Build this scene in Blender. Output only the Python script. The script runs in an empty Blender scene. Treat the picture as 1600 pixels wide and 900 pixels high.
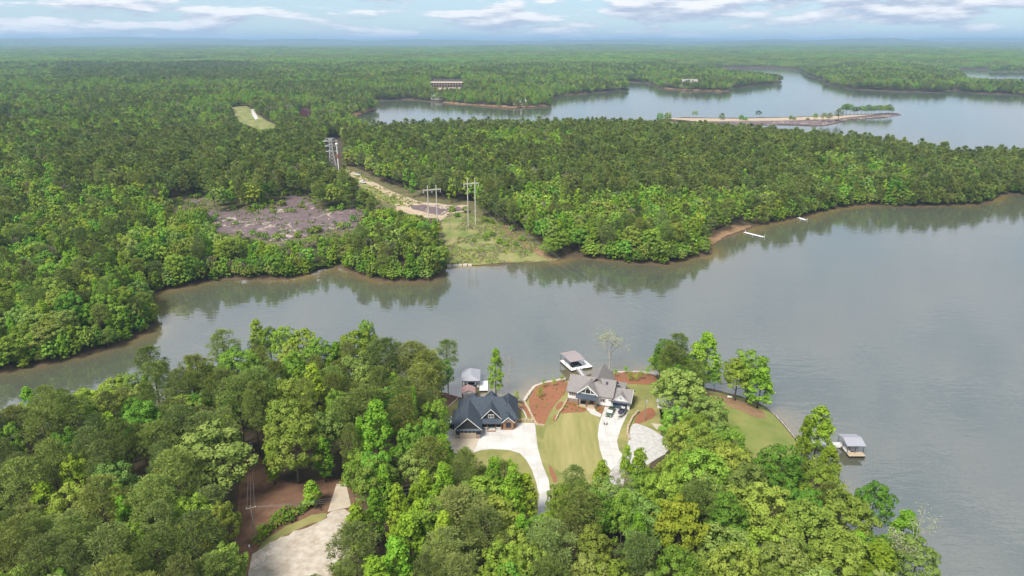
import bpy, bmesh, math, random
import numpy as np
from mathutils import Vector, Matrix, geometry
R = math.radians
rng = np.random.default_rng(7); random.seed(7)
S = bpy.context.scene
COL = S.collection

# ------------------------------------------------------------------ camera, sky, sun, exposure
PITCH = R(19.89); CAMH = 116.0; FPX = 1067.0
cam = bpy.data.cameras.new('camera'); cam.sensor_width = 36; cam.lens = 36*FPX/1600
cam.clip_start = 1; cam.clip_end = 120000
camo = bpy.data.objects.new('camera', cam); COL.objects.link(camo)
camo.location = (0, 0, CAMH); camo.rotation_euler = (math.pi/2-PITCH, 0, 0)
S.camera = camo
SUN_EL, SUN_AZ = R(52), R(215)          # azimuth clockwise from +Y: behind-left of the camera
w = bpy.data.worlds.new('World'); S.world = w; w.use_nodes = True
nt = w.node_tree; nt.nodes.clear()
def N(t, tree=None, **k):
    n = (tree or nt).nodes.new(t)
    for a, b in k.items(): setattr(n, a, b)
    return n
def L(a, b, tree=None): (tree or nt).links.new(a, b)
sky = N('ShaderNodeTexSky', sky_type='NISHITA', sun_disc=False, sun_elevation=SUN_EL, sun_rotation=SUN_AZ)
sky.air_density = 1.0; sky.dust_density = 0.3; sky.ozone_density = 2.5
tc = N('ShaderNodeTexCoord'); mp = N('ShaderNodeMapping'); mp.inputs['Scale'].default_value = (1.0, 1.0, 6.0); mp.inputs['Location'].default_value = (3.1, 0.7, 0.13)
L(tc.outputs['Generated'], mp.inputs[0])
n1 = N('ShaderNodeTexNoise'); n1.inputs['Scale'].default_value = 7.5; n1.inputs['Detail'].default_value = 8; n1.inputs['Roughness'].default_value = 0.60
L(mp.outputs[0], n1.inputs['Vector'])
r1 = N('ShaderNodeMapRange', interpolation_type='SMOOTHSTEP'); r1.inputs[1].default_value = 0.44; r1.inputs[2].default_value = 0.53
L(n1.outputs[0], r1.inputs[0])
mp2 = N('ShaderNodeMapping'); mp2.inputs['Scale'].default_value = (1.0, 1.0, 6.0); mp2.inputs['Location'].default_value = (3.1, 0.7, 0.13+0.05)
L(tc.outputs['Generated'], mp2.inputs[0])
n2 = N('ShaderNodeTexNoise'); n2.inputs['Scale'].default_value = 7.5; n2.inputs['Detail'].default_value = 8; n2.inputs['Roughness'].default_value = 0.60
L(mp2.outputs[0], n2.inputs['Vector'])
sb = N('ShaderNodeMath', operation='SUBTRACT'); L(n1.outputs[0], sb.inputs[0]); L(n2.outputs[0], sb.inputs[1])
r2 = N('ShaderNodeMapRange'); r2.inputs[1].default_value = -0.06; r2.inputs[2].default_value = 0.09; L(sb.outputs[0], r2.inputs[0])
cc = N('ShaderNodeMix', data_type='RGBA'); cc.inputs[6].default_value = (4.0, 4.4, 5.6, 1); cc.inputs[7].default_value = (8.6, 8.4, 8.5, 1)
L(r2.outputs[0], cc.inputs[0])
cf = N('ShaderNodeMath', operation='MULTIPLY'); cf.inputs[1].default_value = 0.88; L(r1.outputs[0], cf.inputs[0])
mx = N('ShaderNodeMix', data_type='RGBA'); L(cf.outputs[0], mx.inputs[0]); tnt = N('ShaderNodeMix', data_type='RGBA', blend_type='MULTIPLY'); tnt.inputs[0].default_value = 1; tnt.inputs[7].default_value = (.66,.88,1.10,1); L(sky.outputs[0], tnt.inputs[6]); veil = N('ShaderNodeMix', data_type='RGBA'); veil.inputs[0].default_value = .55; veil.inputs[7].default_value = (5.6,6.5,7.1,1); L(tnt.outputs[2], veil.inputs[6]); L(veil.outputs[2], mx.inputs[6]); L(cc.outputs[2], mx.inputs[7])
bg = N('ShaderNodeBackground'); bg.inputs[1].default_value = 0.072; L(mx.outputs[2], bg.inputs[0])
wo = N('ShaderNodeOutputWorld'); L(bg.outputs[0], wo.inputs[0])
sun = bpy.data.lights.new('sun', 'SUN'); sun.energy = 3.2; sun.angle = R(20); sun.color = (1.0, 0.95, 0.87)
suno = bpy.data.objects.new('sun', sun); COL.objects.link(suno)
sd = Vector((math.sin(SUN_AZ)*math.cos(SUN_EL), math.cos(SUN_AZ)*math.cos(SUN_EL), math.sin(SUN_EL)))
suno.rotation_euler = sd.to_track_quat('Z', 'Y').to_euler()
S.view_settings.view_transform = 'Standard'; S.view_settings.look = 'None'
S.view_settings.exposure = 0.87; S.view_settings.gamma = 1; S.view_settings.use_curve_mapping = False
S.render.engine = 'CYCLES'; S.cycles.use_denoising = True
S.cycles.max_bounces = 5; S.cycles.diffuse_bounces = 3; S.cycles.glossy_bounces = 2; S.cycles.transmission_bounces = 3
S.cycles.volume_bounces = 0; S.cycles.transparent_max_bounces = 6; S.cycles.caustics_reflective = False; S.cycles.caustics_refractive = False

# ------------------------------------------------------------------ pixel <-> plan
CP, SP = math.cos(PITCH), math.sin(PITCH)
def ray(px, py):
    u, v = (px-800)/FPX, -(py-450)/FPX
    return np.array([u, v*SP+CP, v*CP-SP])
def P0(px, py, z=0.0):
    d = ray(px, py); t = (z-CAMH)/d[2]
    return np.array([d[0]*t, d[1]*t])
def PIX(x, y, z):
    dz = z-CAMH
    dep = y*CP-dz*SP; up = y*SP+dz*CP
    return 800+FPX*x/dep, 450-FPX*up/dep, dep
def pip(poly, x, y):
    """vectorised point in polygon"""
    poly = np.asarray(poly, float); x = np.asarray(x, float); y = np.asarray(y, float)
    xj, yj = poly[:, 0], poly[:, 1]; xi, yi = np.roll(xj, -1), np.roll(yj, -1)
    ok = yi != yj; xi, yi, xj, yj = xi[ok], yi[ok], xj[ok], yj[ok]
    res = np.zeros(x.shape, bool)
    sel = np.nonzero((x >= poly[:, 0].min()) & (x <= poly[:, 0].max()) & (y >= poly[:, 1].min()) & (y <= poly[:, 1].max()))[0]
    st = max(1, 4_000_000//max(1, len(xi)))
    for k in range(0, len(sel), st):
        q = sel[k:k+st]; X = x[q][:, None]; Y = y[q][:, None]
        if len(q) > 400:
            ins = np.zeros(len(q), bool); X = X[:, 0]; Y = Y[:, 0]
            for a, b_, c, d in zip(xi, yi, xj, yj):
                ins ^= ((b_ > Y) != (d > Y)) & (X < (c-a)*(Y-b_)/(d-b_)+a)
            res[q] = ins
        else:
            c = ((yi > Y) != (yj > Y)) & (X < (xj-xi)*(Y-yi)/(yj-yi)+xi)
            res[q] = (c.sum(1) % 2).astype(bool)
    return res
# value noise
_perm = rng.random((256, 256))
def vnoise(x, y):
    xi = np.floor(x).astype(int); yi = np.floor(y).astype(int); fx = x-xi; fy = y-yi
    fx = fx*fx*(3-2*fx); fy = fy*fy*(3-2*fy)
    g = lambda a, b: _perm[a % 256, b % 256]
    return (g(xi, yi)*(1-fx)+g(xi+1, yi)*fx)*(1-fy)+(g(xi, yi+1)*(1-fx)+g(xi+1, yi+1)*fx)*fy
def fbm(x, y, o=3):
    s = 0; a = .5; t = 0
    for k in range(o):
        s = s+a*vnoise(x*2**k+17*k, y*2**k+5*k); t += a; a *= .5
    return s/t
def sstep(a, b, x):
    t = np.clip((x-a)/(b-a), 0, 1); return t*t*(3-2*t)

# shorelines, read off the photograph at water level
S_NEAR = [(-260,800),(-60,712),(60,672),(200,648),(300,622),(400,604),(480,592),(560,587),(620,594),(672,606),(690,613),(704,617),(722,622),(745,625),(772,620),(800,624),(818,628),(826,616),(834,604),(850,598),(884,592),(905,588),(960,581),(1000,580),(1026,585),(1060,596),(1100,606),(1130,612),(1160,620),(1195,634),(1212,647),(1226,662),(1242,682),(1258,704),(1272,728),(1292,772),(1330,830),(1368,890),(1400,980)]
S_MID = [(-260,640),(0,584),(60,573),(115,562),(190,540),(235,517),(247,503),(243,486),(232,470),(236,458),(290,450),(312,443),(360,436),(400,438),(450,437),(482,430),(500,421),(530,418),(548,426),(590,440),(640,442),(680,438),(695,429),(697,418),(720,415),(760,414),(800,413),(868,408),(885,405),(905,404),(940,407),(985,413),(1040,415),(1062,410),(1085,403),(1104,401),(1114,394),(1110,385),(1125,375),(1146,368),(1166,361),(1192,352),(1212,349),(1250,341),(1290,330),(1340,322),(1380,322),(1420,324),(1470,323),(1520,320),(1550,315),(1560,307),(1576,303),(1600,305),(1720,302)]
w1 = [P0(*p) for p in S_NEAR]+[np.array(q) for q in [(160,-60),(900,-60),(1500,500)]]+[P0(*p) for p in S_MID[::-1]]
FAR_N = [(540,191),(550,184),(590,171),(576,164),(584,158),(640,156),(690,161),(735,165),(800,169.5),(832,168),(858,166.5),(858,160),(868,152.5),(885,149.5),(930,145.5),(985,140.5),(972,128),(1012,130),(1030,139.5),(1080,142.5),(1139,144),(1141,138),(1200,132),(1221,130),(1221,127),(1190,123),(1140,118),(1112,109),(1118,107),(1200,106.5),(1250,110),(1262,119),(1286,125),(1287,131),(1330,139.5),(1400,143.5),(1475,145),(1492,141),(1520,146),(1600,149),(1900,153)]
FAR_S = [(1900,256),(1700,259),(1600,262),(1550,262),(1500,264),(1450,256),(1400,247),(1300,235),(1200,226),(1100,217),(1000,211),(900,209),(800,210),(700,211),(640,215),(600,218),(572,208)]
w2 = [P0(*p) for p in FAR_N+FAR_S]
w3 = [P0(*p) for p in [(1498,113.5),(1640,112.5),(1700,138),(1570,137),(1508,131)]]
w4 = [P0(*p) for p in [(403,203),(432,200),(436,214),(408,219)]]
SPIT = [P0(*p) for p in [(1026,187),(1060,184),(1150,185),(1240,183),(1320,180),(1400,176.5),(1410,180),(1385,184),(1330,187),(1308,193),(1285,197),(1220,195),(1160,197),(1090,192),(1040,190)]]
def resamp(poly, jit=1.0):
    """break long edges and roughen them, so that the bank is uneven"""
    out = []
    n = len(poly)
    for i in range(n):
        a, b = np.array(poly[i]), np.array(poly[(i+1) % n]); Ld = np.linalg.norm(b-a); dist = np.linalg.norm((a+b)/2)
        step = max(5, dist*0.018); k = int(max(1, min(12, Ld//step)))
        nn = np.array([-(b-a)[1], (b-a)[0]])/max(Ld, 1e-6)
        for q in range(k):
            t = q/k; out.append(a+(b-a)*t+nn*(random.uniform(-1, 1)*jit*min(3, step*.14) if q else 0))
    return out
w5 = [P0(*p) for p in [(1474,109),(1545,109),(1550,115.5),(1480,115)]]
WP = [resamp(w1), resamp(w2), w3, w4, w5]; LP_ = [resamp(SPIT)]
def segs(polys):
    A = []; B = []
    for p in polys:
        p = np.array(p); A.append(p); B.append(np.roll(p, -1, 0))
    return np.concatenate(A), np.concatenate(B)
SA, SB = segs(WP+LP_)
from mathutils import kdtree
_sp = []; _si = []
for _i, (_a, _b) in enumerate(zip(SA, SB)):
    _n = max(1, int(np.linalg.norm(_b-_a)/max(.8, np.linalg.norm(_a)*.004)))
    for _q in range(min(_n, 60)): _sp.append(_a+(_b-_a)*(_q+.5)/min(_n, 60)); _si.append(_i)
KD = kdtree.KDTree(len(_sp))
for _i, _p in enumerate(_sp): KD.insert((_p[0], _p[1], 0), _i)
KD.balance(); _si = np.array(_si)
def sdf(x, y):
    """+ on land, - on water: metres to the shore"""
    x = np.atleast_1d(np.asarray(x, float)); y = np.atleast_1d(np.asarray(y, float))
    near = _si[np.fromiter((KD.find((a, b, 0))[1] for a, b in zip(x.tolist(), y.tolist())), int, len(x))]
    best = np.full(x.shape, 1e18)
    for k in (-1, 0, 1):
        j = (near+k) % len(SA); a = SA[j]; d = SB[j]-a; q = np.maximum((d*d).sum(1), 1e-9)
        t = np.clip(((x-a[:, 0])*d[:, 0]+(y-a[:, 1])*d[:, 1])/q, 0, 1)
        best = np.minimum(best, (x-a[:, 0]-t*d[:, 0])**2+(y-a[:, 1]-t*d[:, 1])**2)
    wet = np.zeros(x.shape, bool)
    for p in WP: wet |= pip(p, x, y)
    for p in LP_: wet &= ~pip(p, x, y)
    return np.where(wet, -1, 1)*np.sqrt(best)
def height_from(x, y, d):
    r = np.hypot(x, y)
    near = sstep(330, 270, y-0.1*np.abs(x))
    bank = 0.5*sstep(0, 1.5, d)+2.6*sstep(0.5, 14, d)
    inland = sstep(15, 260, d)*(6+15*fbm(x/150+3, y/150))*(1-near)+near*sstep(60, 160, d)*1.5
    inland = inland+sstep(10, 60, d)*(1-near)*2.2*(fbm(x/40, y/40)-.3)
    far = sstep(1800, 9000, r)*sstep(20, 500, d)*(fbm(x/1300+9, y/1300+4, 4)-.25)*70
    far = far+sstep(7000, 22000, r)*np.maximum(0, fbm(x/2600+2.2, y/4200+1, 4)-.36)*380
    hl = bank+inland+np.maximum(far, 0)
    spit = pip(SPIT, x, y)
    hl = np.where(spit, np.minimum(hl, 1.8), hl)
    return np.where(d > 0, np.minimum(hl, 60+170*sstep(6000, 20000, r)), np.maximum(-4, d*0.16))
def H(x, y):
    x = np.atleast_1d(np.asarray(x, float)); y = np.atleast_1d(np.asarray(y, float))
    return height_from(x, y, sdf(x, y))
def G(px, py, up=0.0):
    """the ground point seen at a pixel (up: the point that height above the ground)"""
    p = P0(px, py, 3+up)
    for _ in range(6):
        z = max(0.0, float(H(p[0], p[1])[0])); p = .4*p+.6*P0(px, py, z+up)
    return float(p[0]), float(p[1]), float(H(p[0], p[1])[0])
def G2(px, py):
    x, y, z = G(px, py); return (x, y)

# ------------------------------------------------------------------ materials
MATS = {}
def mat(name, col, rough=.8, var=.12, scale=3.0, bump=0.0, metal=0.0, col2=None, spec=.3, bscale=None, stretch=None):
    if name in MATS: return MATS[name]
    m = bpy.data.materials.new(name); m.use_nodes = True; t = m.node_tree; b = t.nodes['Principled BSDF']
    b.inputs['Roughness'].default_value = rough; b.inputs['Metallic'].default_value = metal
    b.inputs['Specular IOR Level'].default_value = spec
    tc = N('ShaderNodeTexCoord', t); no = N('ShaderNodeTexNoise', t); no.inputs['Scale'].default_value = scale; no.inputs['Detail'].default_value = 6; no.inputs['Roughness'].default_value = .62
    src = tc.outputs['Object']
    if stretch:
        mm = N('ShaderNodeMapping', t); mm.inputs['Scale'].default_value = stretch; L(src, mm.inputs[0], t); src = mm.outputs[0]
    L(src, no.inputs['Vector'], t)
    rp = N('ShaderNodeMapRange', t); rp.inputs[1].default_value = .3; rp.inputs[2].default_value = .7; L(no.outputs[0], rp.inputs[0], t)
    mi = N('ShaderNodeMix', t, data_type='RGBA')
    c2 = col2 or tuple(min(1, c*(1+var*1.2)) for c in col); c1 = col if col2 else tuple(c*(1-var*1.4) for c in col)
    mi.inputs[6].default_value = (*c1, 1); mi.inputs[7].default_value = (*c2, 1)
    L(rp.outputs[0], mi.inputs[0], t); L(mi.outputs[2], b.inputs['Base Color'], t)
    if bump:
        n3 = N('ShaderNodeTexNoise', t); n3.inputs['Scale'].default_value = bscale or scale*3; n3.inputs['Detail'].default_value = 4; L(src, n3.inputs['Vector'], t)
        bp = N('ShaderNodeBump', t); bp.inputs['Strength'].default_value = min(1, bump); bp.inputs['Distance'].default_value = .05*max(1, bump); L(n3.outputs[0], bp.inputs['Height'], t); L(bp.outputs[0], b.inputs['Normal'], t)
    MATS[name] = m; return m
def leafmat(name, col, col2, trans=.28, hue=.03, val=.35, rough=.7):
    if name in MATS: return MATS[name]
    m = bpy.data.materials.new(name); m.use_nodes = True; t = m.node_tree; t.nodes.clear()
    at = N('ShaderNodeAttribute', t, attribute_name='rnd'); mi = N('ShaderNodeMix', t, data_type='RGBA')
    mi.inputs[6].default_value = (*col, 1); mi.inputs[7].default_value = (*col2, 1); L(at.outputs['Fac'], mi.inputs[0], t)
    oi = N('ShaderNodeObjectInfo', t)
    hs = N('ShaderNodeHueSaturation', t)
    mr = N('ShaderNodeMapRange', t); mr.inputs[3].default_value = .5-hue; mr.inputs[4].default_value = .5+hue; L(oi.outputs['Random'], mr.inputs[0], t); L(mr.outputs[0], hs.inputs['Hue'], t)
    wn = N('ShaderNodeTexWhiteNoise', t, noise_dimensions='1D'); L(oi.outputs['Random'], wn.inputs['W'], t)
    mv = N('ShaderNodeMapRange', t); mv.inputs[3].default_value = 1-val; mv.inputs[4].default_value = 1+val; L(wn.outputs['Value'], mv.inputs[0], t); L(mv.outputs[0], hs.inputs['Value'], t)
    L(mi.outputs[2], hs.inputs['Color'], t)
    d = N('ShaderNodeBsdfDiffuse', t); tr = N('ShaderNodeBsdfTranslucent', t); L(hs.outputs[0], d.inputs[0], t); L(hs.outputs[0], tr.inputs[0], t)
    ms = N('ShaderNodeMixShader', t); ms.inputs[0].default_value = trans; L(d.outputs[0], ms.inputs[1], t); L(tr.outputs[0], ms.inputs[2], t)
    o = N('ShaderNodeOutputMaterial', t); L(ms.outputs[0], o.inputs[0], t)
    MATS[name] = m; return m

# ------------------------------------------------------------------ mesh helpers
def mesh_np(name, V, F, m=None, smooth=False, attrs=None):
    """V (n,3), F (k,4) or (k,3) arrays"""
    me = bpy.data.meshes.new(name); V = np.asarray(V, np.float32); F = np.asarray(F, np.int32)
    me.vertices.add(len(V)); me.vertices.foreach_set('co', V.ravel())
    k = F.shape[1]; me.loops.add(F.size); me.loops.foreach_set('vertex_index', F.ravel())
    me.polygons.add(len(F)); me.polygons.foreach_set('loop_start', np.arange(0, F.size, k, dtype=np.int32))
    try: me.polygons.foreach_set('loop_total', np.full(len(F), k, np.int32))
    except Exception: pass
    if smooth: me.polygons.foreach_set('use_smooth', np.ones(len(F), bool))
    me.update(calc_edges=True)
    for nm, (dom, dat) in (attrs or {}).items():
        a = me.attributes.new(nm, 'FLOAT', dom); a.data.foreach_set('value', np.asarray(dat, np.float32))
    if m: me.materials.append(m)
    return me
def link(name, me, parent=None, loc=None, kind=None):
    o = bpy.data.objects.new(name, me); COL.objects.link(o)
    if parent: o.parent = parent
    if loc is not None: o.location = loc
    if kind: o['kind'] = kind
    return o
def tag(o, label, cat, group=None):
    o['label'] = label; o['category'] = cat
    if group: o['group'] = group
    return o
def thing(name, label, cat, loc=(0,0,0), rz=0, group=None, sc=1):
    o = bpy.data.objects.new(name, None); COL.objects.link(o); o.empty_display_size = .3
    o.location = loc; o.rotation_euler = (0, 0, rz); o.scale = (sc, sc, sc) if not isinstance(sc, tuple) else sc
    return tag(o, label, cat, group)
class MB:
    def __init__(s): s.v = []; s.f = []
    def add(s, vs, fs):
        o = len(s.v); s.v += [tuple(map(float, v)) for v in vs]; s.f += [tuple(i+o for i in f) for f in fs]; return s
    def box(s, x0, x1, y0, y1, z0, z1):
        return s.add([(x0,y0,z0),(x1,y0,z0),(x1,y1,z0),(x0,y1,z0),(x0,y0,z1),(x1,y0,z1),(x1,y1,z1),(x0,y1,z1)],
                     [(0,3,2,1),(4,5,6,7),(0,1,5,4),(1,2,6,5),(2,3,7,6),(3,0,4,7)])
    def extr(s, prof, axis, a0, a1):
        """profile of (u, z) points, counter-clockwise seen from -axis; axis 'y': u is x; axis 'x': u is y"""
        n = len(prof); f = (lambda u, z, a: (u, a, z)) if axis == 'y' else (lambda u, z, a: (a, u, z))
        vs = [f(u, z, a0) for u, z in prof]+[f(u, z, a1) for u, z in prof]
        fs = [tuple(range(n)), tuple(range(2*n-1, n-1, -1))]+[(i, i+n, (i+1) % n+n, (i+1) % n) for i in range(n)]
        return s.add(vs, fs)
    def poly(s, pts, z0, z1):
        n = len(pts)
        return s.add([(x, y, z0) for x, y in pts]+[(x, y, z1) for x, y in pts],
                     [tuple(range(n-1, -1, -1)), tuple(range(n, 2*n))]+[(i, (i+1) % n, (i+1) % n+n, i+n) for i in range(n)])
    def tube(s, pts, rad, n=6):
        pts = [Vector(p) for p in pts]; rad = rad if isinstance(rad, (list, tuple)) else [rad]*len(pts)
        rings = []
        for i, p in enumerate(pts):
            d = (pts[min(i+1, len(pts)-1)]-pts[max(i-1, 0)]).normalized()
            a = d.orthogonal().normalized() if abs(d.z) < .9 else Vector((1, 0, 0)).cross(d).normalized()
            b = d.cross(a)
            rings.append([p+(a*math.cos(2*math.pi*k/n)+b*math.sin(2*math.pi*k/n))*rad[i] for k in range(n)])
        vs = [v for r in rings for v in r]; fs = []
        for i in range(len(pts)-1):
            for k in range(n): fs.append((i*n+k, i*n+(k+1) % n, (i+1)*n+(k+1) % n, (i+1)*n+k))
        fs += [tuple(range(n-1, -1, -1)), tuple(range((len(pts)-1)*n, len(pts)*n))]
        return s.add(vs, fs)
    def mesh(s, name, m=None, smooth=False):
        me = bpy.data.meshes.new(name); me.from_pydata(s.v, [], s.f); me.update()
        bm = bmesh.new(); bm.from_mesh(me); bmesh.ops.recalc_face_normals(bm, faces=bm.faces); bm.to_mesh(me); bm.free()
        if smooth: me.polygons.foreach_set('use_smooth', np.ones(len(me.polygons), bool))
        if m: me.materials.append(m)
        return me
    def build(s, name, m=None, parent=None, kind=None, smooth=False):
        return link(name, s.mesh(name, m, smooth), parent, kind=kind)

# ------------------------------------------------------------------ terrain and water
NT, NR = 400, 640
th = np.linspace(R(-64), R(64), NT)
rr = np.concatenate([np.linspace(40, 95, 20)[:-1], np.geomspace(95, 45000, NR-19)])
TT, RR = np.meshgrid(th, rr); TX = (RR*np.sin(TT)).ravel(); TY = (RR*np.cos(TT)).ravel()
TD = sdf(TX, TY); TZ = height_from(TX, TY, TD)
def gridfaces(nr, ntt):
    i = np.arange(nr*ntt).reshape(nr, ntt)
    return np.stack([i[:-1, :-1], i[:-1, 1:], i[1:, 1:], i[1:, :-1]], -1).reshape(-1, 4)[:, ::-1]
gm = mat('forest_floor', (.050,.038,.022), .95, col2=(.105,.078,.046), scale=.06, bump=.6, bscale=.8)
# the bank is bare red-brown clay, the rest is leaf litter
t = gm.node_tree; b = t.nodes['Principled BSDF']; lk = b.inputs['Base Color'].links[0].from_socket
at = N('ShaderNodeAttribute', t, attribute_name='bank'); mi = N('ShaderNodeMix', t, data_type='RGBA'); mi.inputs[7].default_value = (.15,.095,.055,1)
L(at.outputs['Fac'], mi.inputs[0], t); L(lk, mi.inputs[6], t); L(mi.outputs[2], b.inputs['Base Color'], t)
bank = sstep(2.4, .6, TD)*sstep(-8, -.5, TD)*(.25+.55*vnoise(TX/7, TY/7))
at = N('ShaderNodeAttribute', t, attribute_name='meadow'); m2 = N('ShaderNodeMix', t, data_type='RGBA'); m2.inputs[7].default_value = (.22,.24,.085,1); L(at.outputs['Fac'], m2.inputs[0], t); L(mi.outputs[2], m2.inputs[6], t); L(m2.outputs[2], b.inputs['Base Color'], t)
mead = (fbm(TX/500+80, TY/240+31, 2) > .68)*sstep(2700, 3100, RR.ravel())
tme = mesh_np('terrain', np.stack([TX, TY, TZ], 1), gridfaces(len(rr), NT), gm, True, {'bank': ('POINT', bank), 'meadow': ('POINT', mead)})
link('terrain', tme, kind='structure')
# water: the same plan, flat; shallow water over the sandy bed is browner
keep = TD.reshape(len(rr), NT)
wf = gridfaces(len(rr), NT)
wmask = (TD[wf] < 6).any(1) & (RR.ravel()[wf] < 9000).any(1)
wf = wf[wmask]; used, inv = np.unique(wf, return_inverse=True)
wm = bpy.data.materials.new('lake_water'); wm.use_nodes = True; t = wm.node_tree; b = t.nodes['Principled BSDF']
at = N('ShaderNodeAttribute', t, attribute_name='shallow')
mi = N('ShaderNodeMix', t, data_type='RGBA'); mi.inputs[6].default_value = (.082,.092,.066,1); mi.inputs[7].default_value = (.27,.185,.060,1)
L(at.outputs['Fac'], mi.inputs[0], t); L(mi.outputs[2], b.inputs['Base Color'], t)
b.inputs['Roughness'].default_value = .06; b.inputs['IOR'].default_value = 3.2
tc = N('ShaderNodeTexCoord', t)
def wav(sc, stretch, dist, prev=None, rot=0.0, det=3):
    mm = N('ShaderNodeMapping', t); mm.inputs['Scale'].default_value = stretch; mm.inputs['Rotation'].default_value = (0, 0, rot); L(tc.outputs['Object'], mm.inputs[0], t)
    no = N('ShaderNodeTexNoise', t); no.inputs['Scale'].default_value = sc; no.inputs['Detail'].default_value = det; L(mm.outputs[0], no.inputs['Vector'], t)
    bp = N('ShaderNodeBump', t); bp.inputs['Strength'].default_value = 1; bp.inputs['Distance'].default_value = dist; L(no.outputs[0], bp.inputs['Height'], t)
    if prev: L(prev, bp.inputs['Normal'], t)
    return bp.outputs[0]
nb = wav(.45, (.35, 1, 1), .055, rot=R(-25)); nb = wav(.05, (.5, 1, 1), .11, nb, rot=R(-30), det=2)
L(nb, b.inputs['Normal'], t)
shal = np.clip(np.exp(-np.maximum(-TD, 0)/6.5)*np.clip(-.35+1.7*fbm(TX/26+5, TY/26), .05, 1), 0, 1)*sstep(1600, 500, RR.ravel())
wme = mesh_np('lake', np.stack([TX, TY, TX*0], 1)[used], inv.reshape(-1, 4), wm, True, {'shallow': ('POINT', shal[used])})
link('lake', wme, kind='structure')

# ------------------------------------------------------------------ ground sheets
def sheet_mesh(name, poly, m, off, step, jag=0.0):
    """a polygon of plan points laid over the terrain"""
    pts = []
    n = len(poly)
    for i in range(n):
        a = np.array(poly[i]); b_ = np.array(poly[(i+1) % n]); Ld = np.linalg.norm(b_-a); k = max(1, int(Ld/(step*.7)))
        nn = np.array([-(b_-a)[1], (b_-a)[0]])/max(Ld, 1e-6)
        for q in range(k): pts.append(a+(b_-a)*q/k+nn*(random.uniform(-jag, jag)))
    nb_ = len(pts); pa = np.array(pts)
    x0, y0 = pa.min(0); x1, y1 = pa.max(0)
    gx, gy = np.meshgrid(np.arange(x0, x1, step), np.arange(y0, y1, step)); gx = gx.ravel(); gy = gy.ravel()
    ok = pip(pa, gx, gy); gx = gx[ok]; gy = gy[ok]
    if len(gx):
        dm = np.min(np.hypot(gx[:, None]-pa[None, :, 0], gy[:, None]-pa[None, :, 1]), 1); gx = gx[dm > step*.4]; gy = gy[dm > step*.4]
    allp = [Vector(p) for p in pts]+[Vector((a, b)) for a, b in zip(gx, gy)]
    r = geometry.delaunay_2d_cdt(allp, [(i, (i+1) % nb_) for i in range(nb_)], [list(range(nb_))], 1, 1e-4)
    xy = np.array([tuple(v) for v in r[0]]); z = np.maximum(H(xy[:, 0], xy[:, 1]), -.3)+off
    z = z+.12; V = np.column_stack([xy, z]); F = [f for f in r[2] if len(f) == 3]
    F = np.array(F); a = V[F[:, 0]]; bb = V[F[:, 1]]; c = V[F[:, 2]]
    cr = (bb[:, 0]-a[:, 0])*(c[:, 1]-a[:, 1])-(bb[:, 1]-a[:, 1])*(c[:, 0]-a[:, 0])
    F[cr < 0] = F[cr < 0][:, ::-1]
    return mesh_np(name, V, F, m, True)
def sheet(name, px, m, off, step=2.5, jag=0.0):
    return link(name, sheet_mesh(name, [G2(*p) for p in px], m, off, step, jag), kind='structure')
def smooth_px(pts, it=2):
    for _ in range(it):
        o = []
        for i in range(len(pts)):
            a, b_ = pts[i], pts[(i+1) % len(pts)]
            o += [(a[0]*.75+b_[0]*.25, a[1]*.75+b_[1]*.25), (a[0]*.25+b_[0]*.75, a[1]*.25+b_[1]*.75)]
        pts = o
    return pts
M_lawn = mat('lawn_grass', (.150,.170,.042), .95, col2=(.30,.265,.10), scale=.16, bump=.5, bscale=6)
M_mown = mat('mown_grass', (.215,.210,.064), .95, col2=(.33,.29,.115), scale=.5, bump=.4, bscale=6, stretch=(1.0, .12, 1))
M_green = mat('green_grass', (.140,.185,.036), .95, col2=(.235,.235,.070), scale=.15, bump=.5, bscale=6)
M_mulch = mat('red_mulch', (.225,.088,.042), .95, col2=(.30,.135,.07), scale=1.2, bump=.8, bscale=8)
M_clay = mat('bare_clay', (.20,.120,.062), .95, col2=(.30,.19,.10), scale=.5, bump=.6, bscale=5)
M_litter = mat('pine_straw', (.115,.058,.034), .95, col2=(.20,.115,.068), scale=.35, bump=.8, bscale=5)
M_conc = mat('concrete', (.47,.445,.40), .85, col2=(.63,.61,.575), scale=.22, bump=.2, bscale=12)
M_tanc = mat('tan_concrete', (.42,.35,.26), .85, col2=(.52,.45,.35), scale=.6, bump=.2, bscale=12)
M_gravel = mat('gravel', (.36,.35,.32), .95, col2=(.55,.53,.50), scale=.9, bump=.9, bscale=9)
M_wgravel = mat('white_gravel', (.33,.265,.19), .95, col2=(.56,.505,.43), scale=.45, bump=.9, bscale=7)
M_sand = mat('pale_dirt', (.33,.24,.15), .95, col2=(.50,.41,.30), scale=.25, bump=.6, bscale=4)
M_field = mat('rough_grass', (.105,.165,.024), .95, col2=(.30,.255,.115), scale=.11, bump=.8, bscale=1.5)
M_scrub = mat('scrub_floor', (.075,.085,.030), .95, col2=(.185,.150,.080), scale=.16, bump=.8, bscale=1.2)
M_stone = mat('tan_stone', (.36,.27,.17), .9, col2=(.52,.42,.30), scale=1.4, bump=.9, bscale=5)
M_rip = mat('shore_rock', (.40,.34,.28), .9, col2=(.62,.56,.48), scale=1.5, bump=.9, bscale=4)

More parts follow.
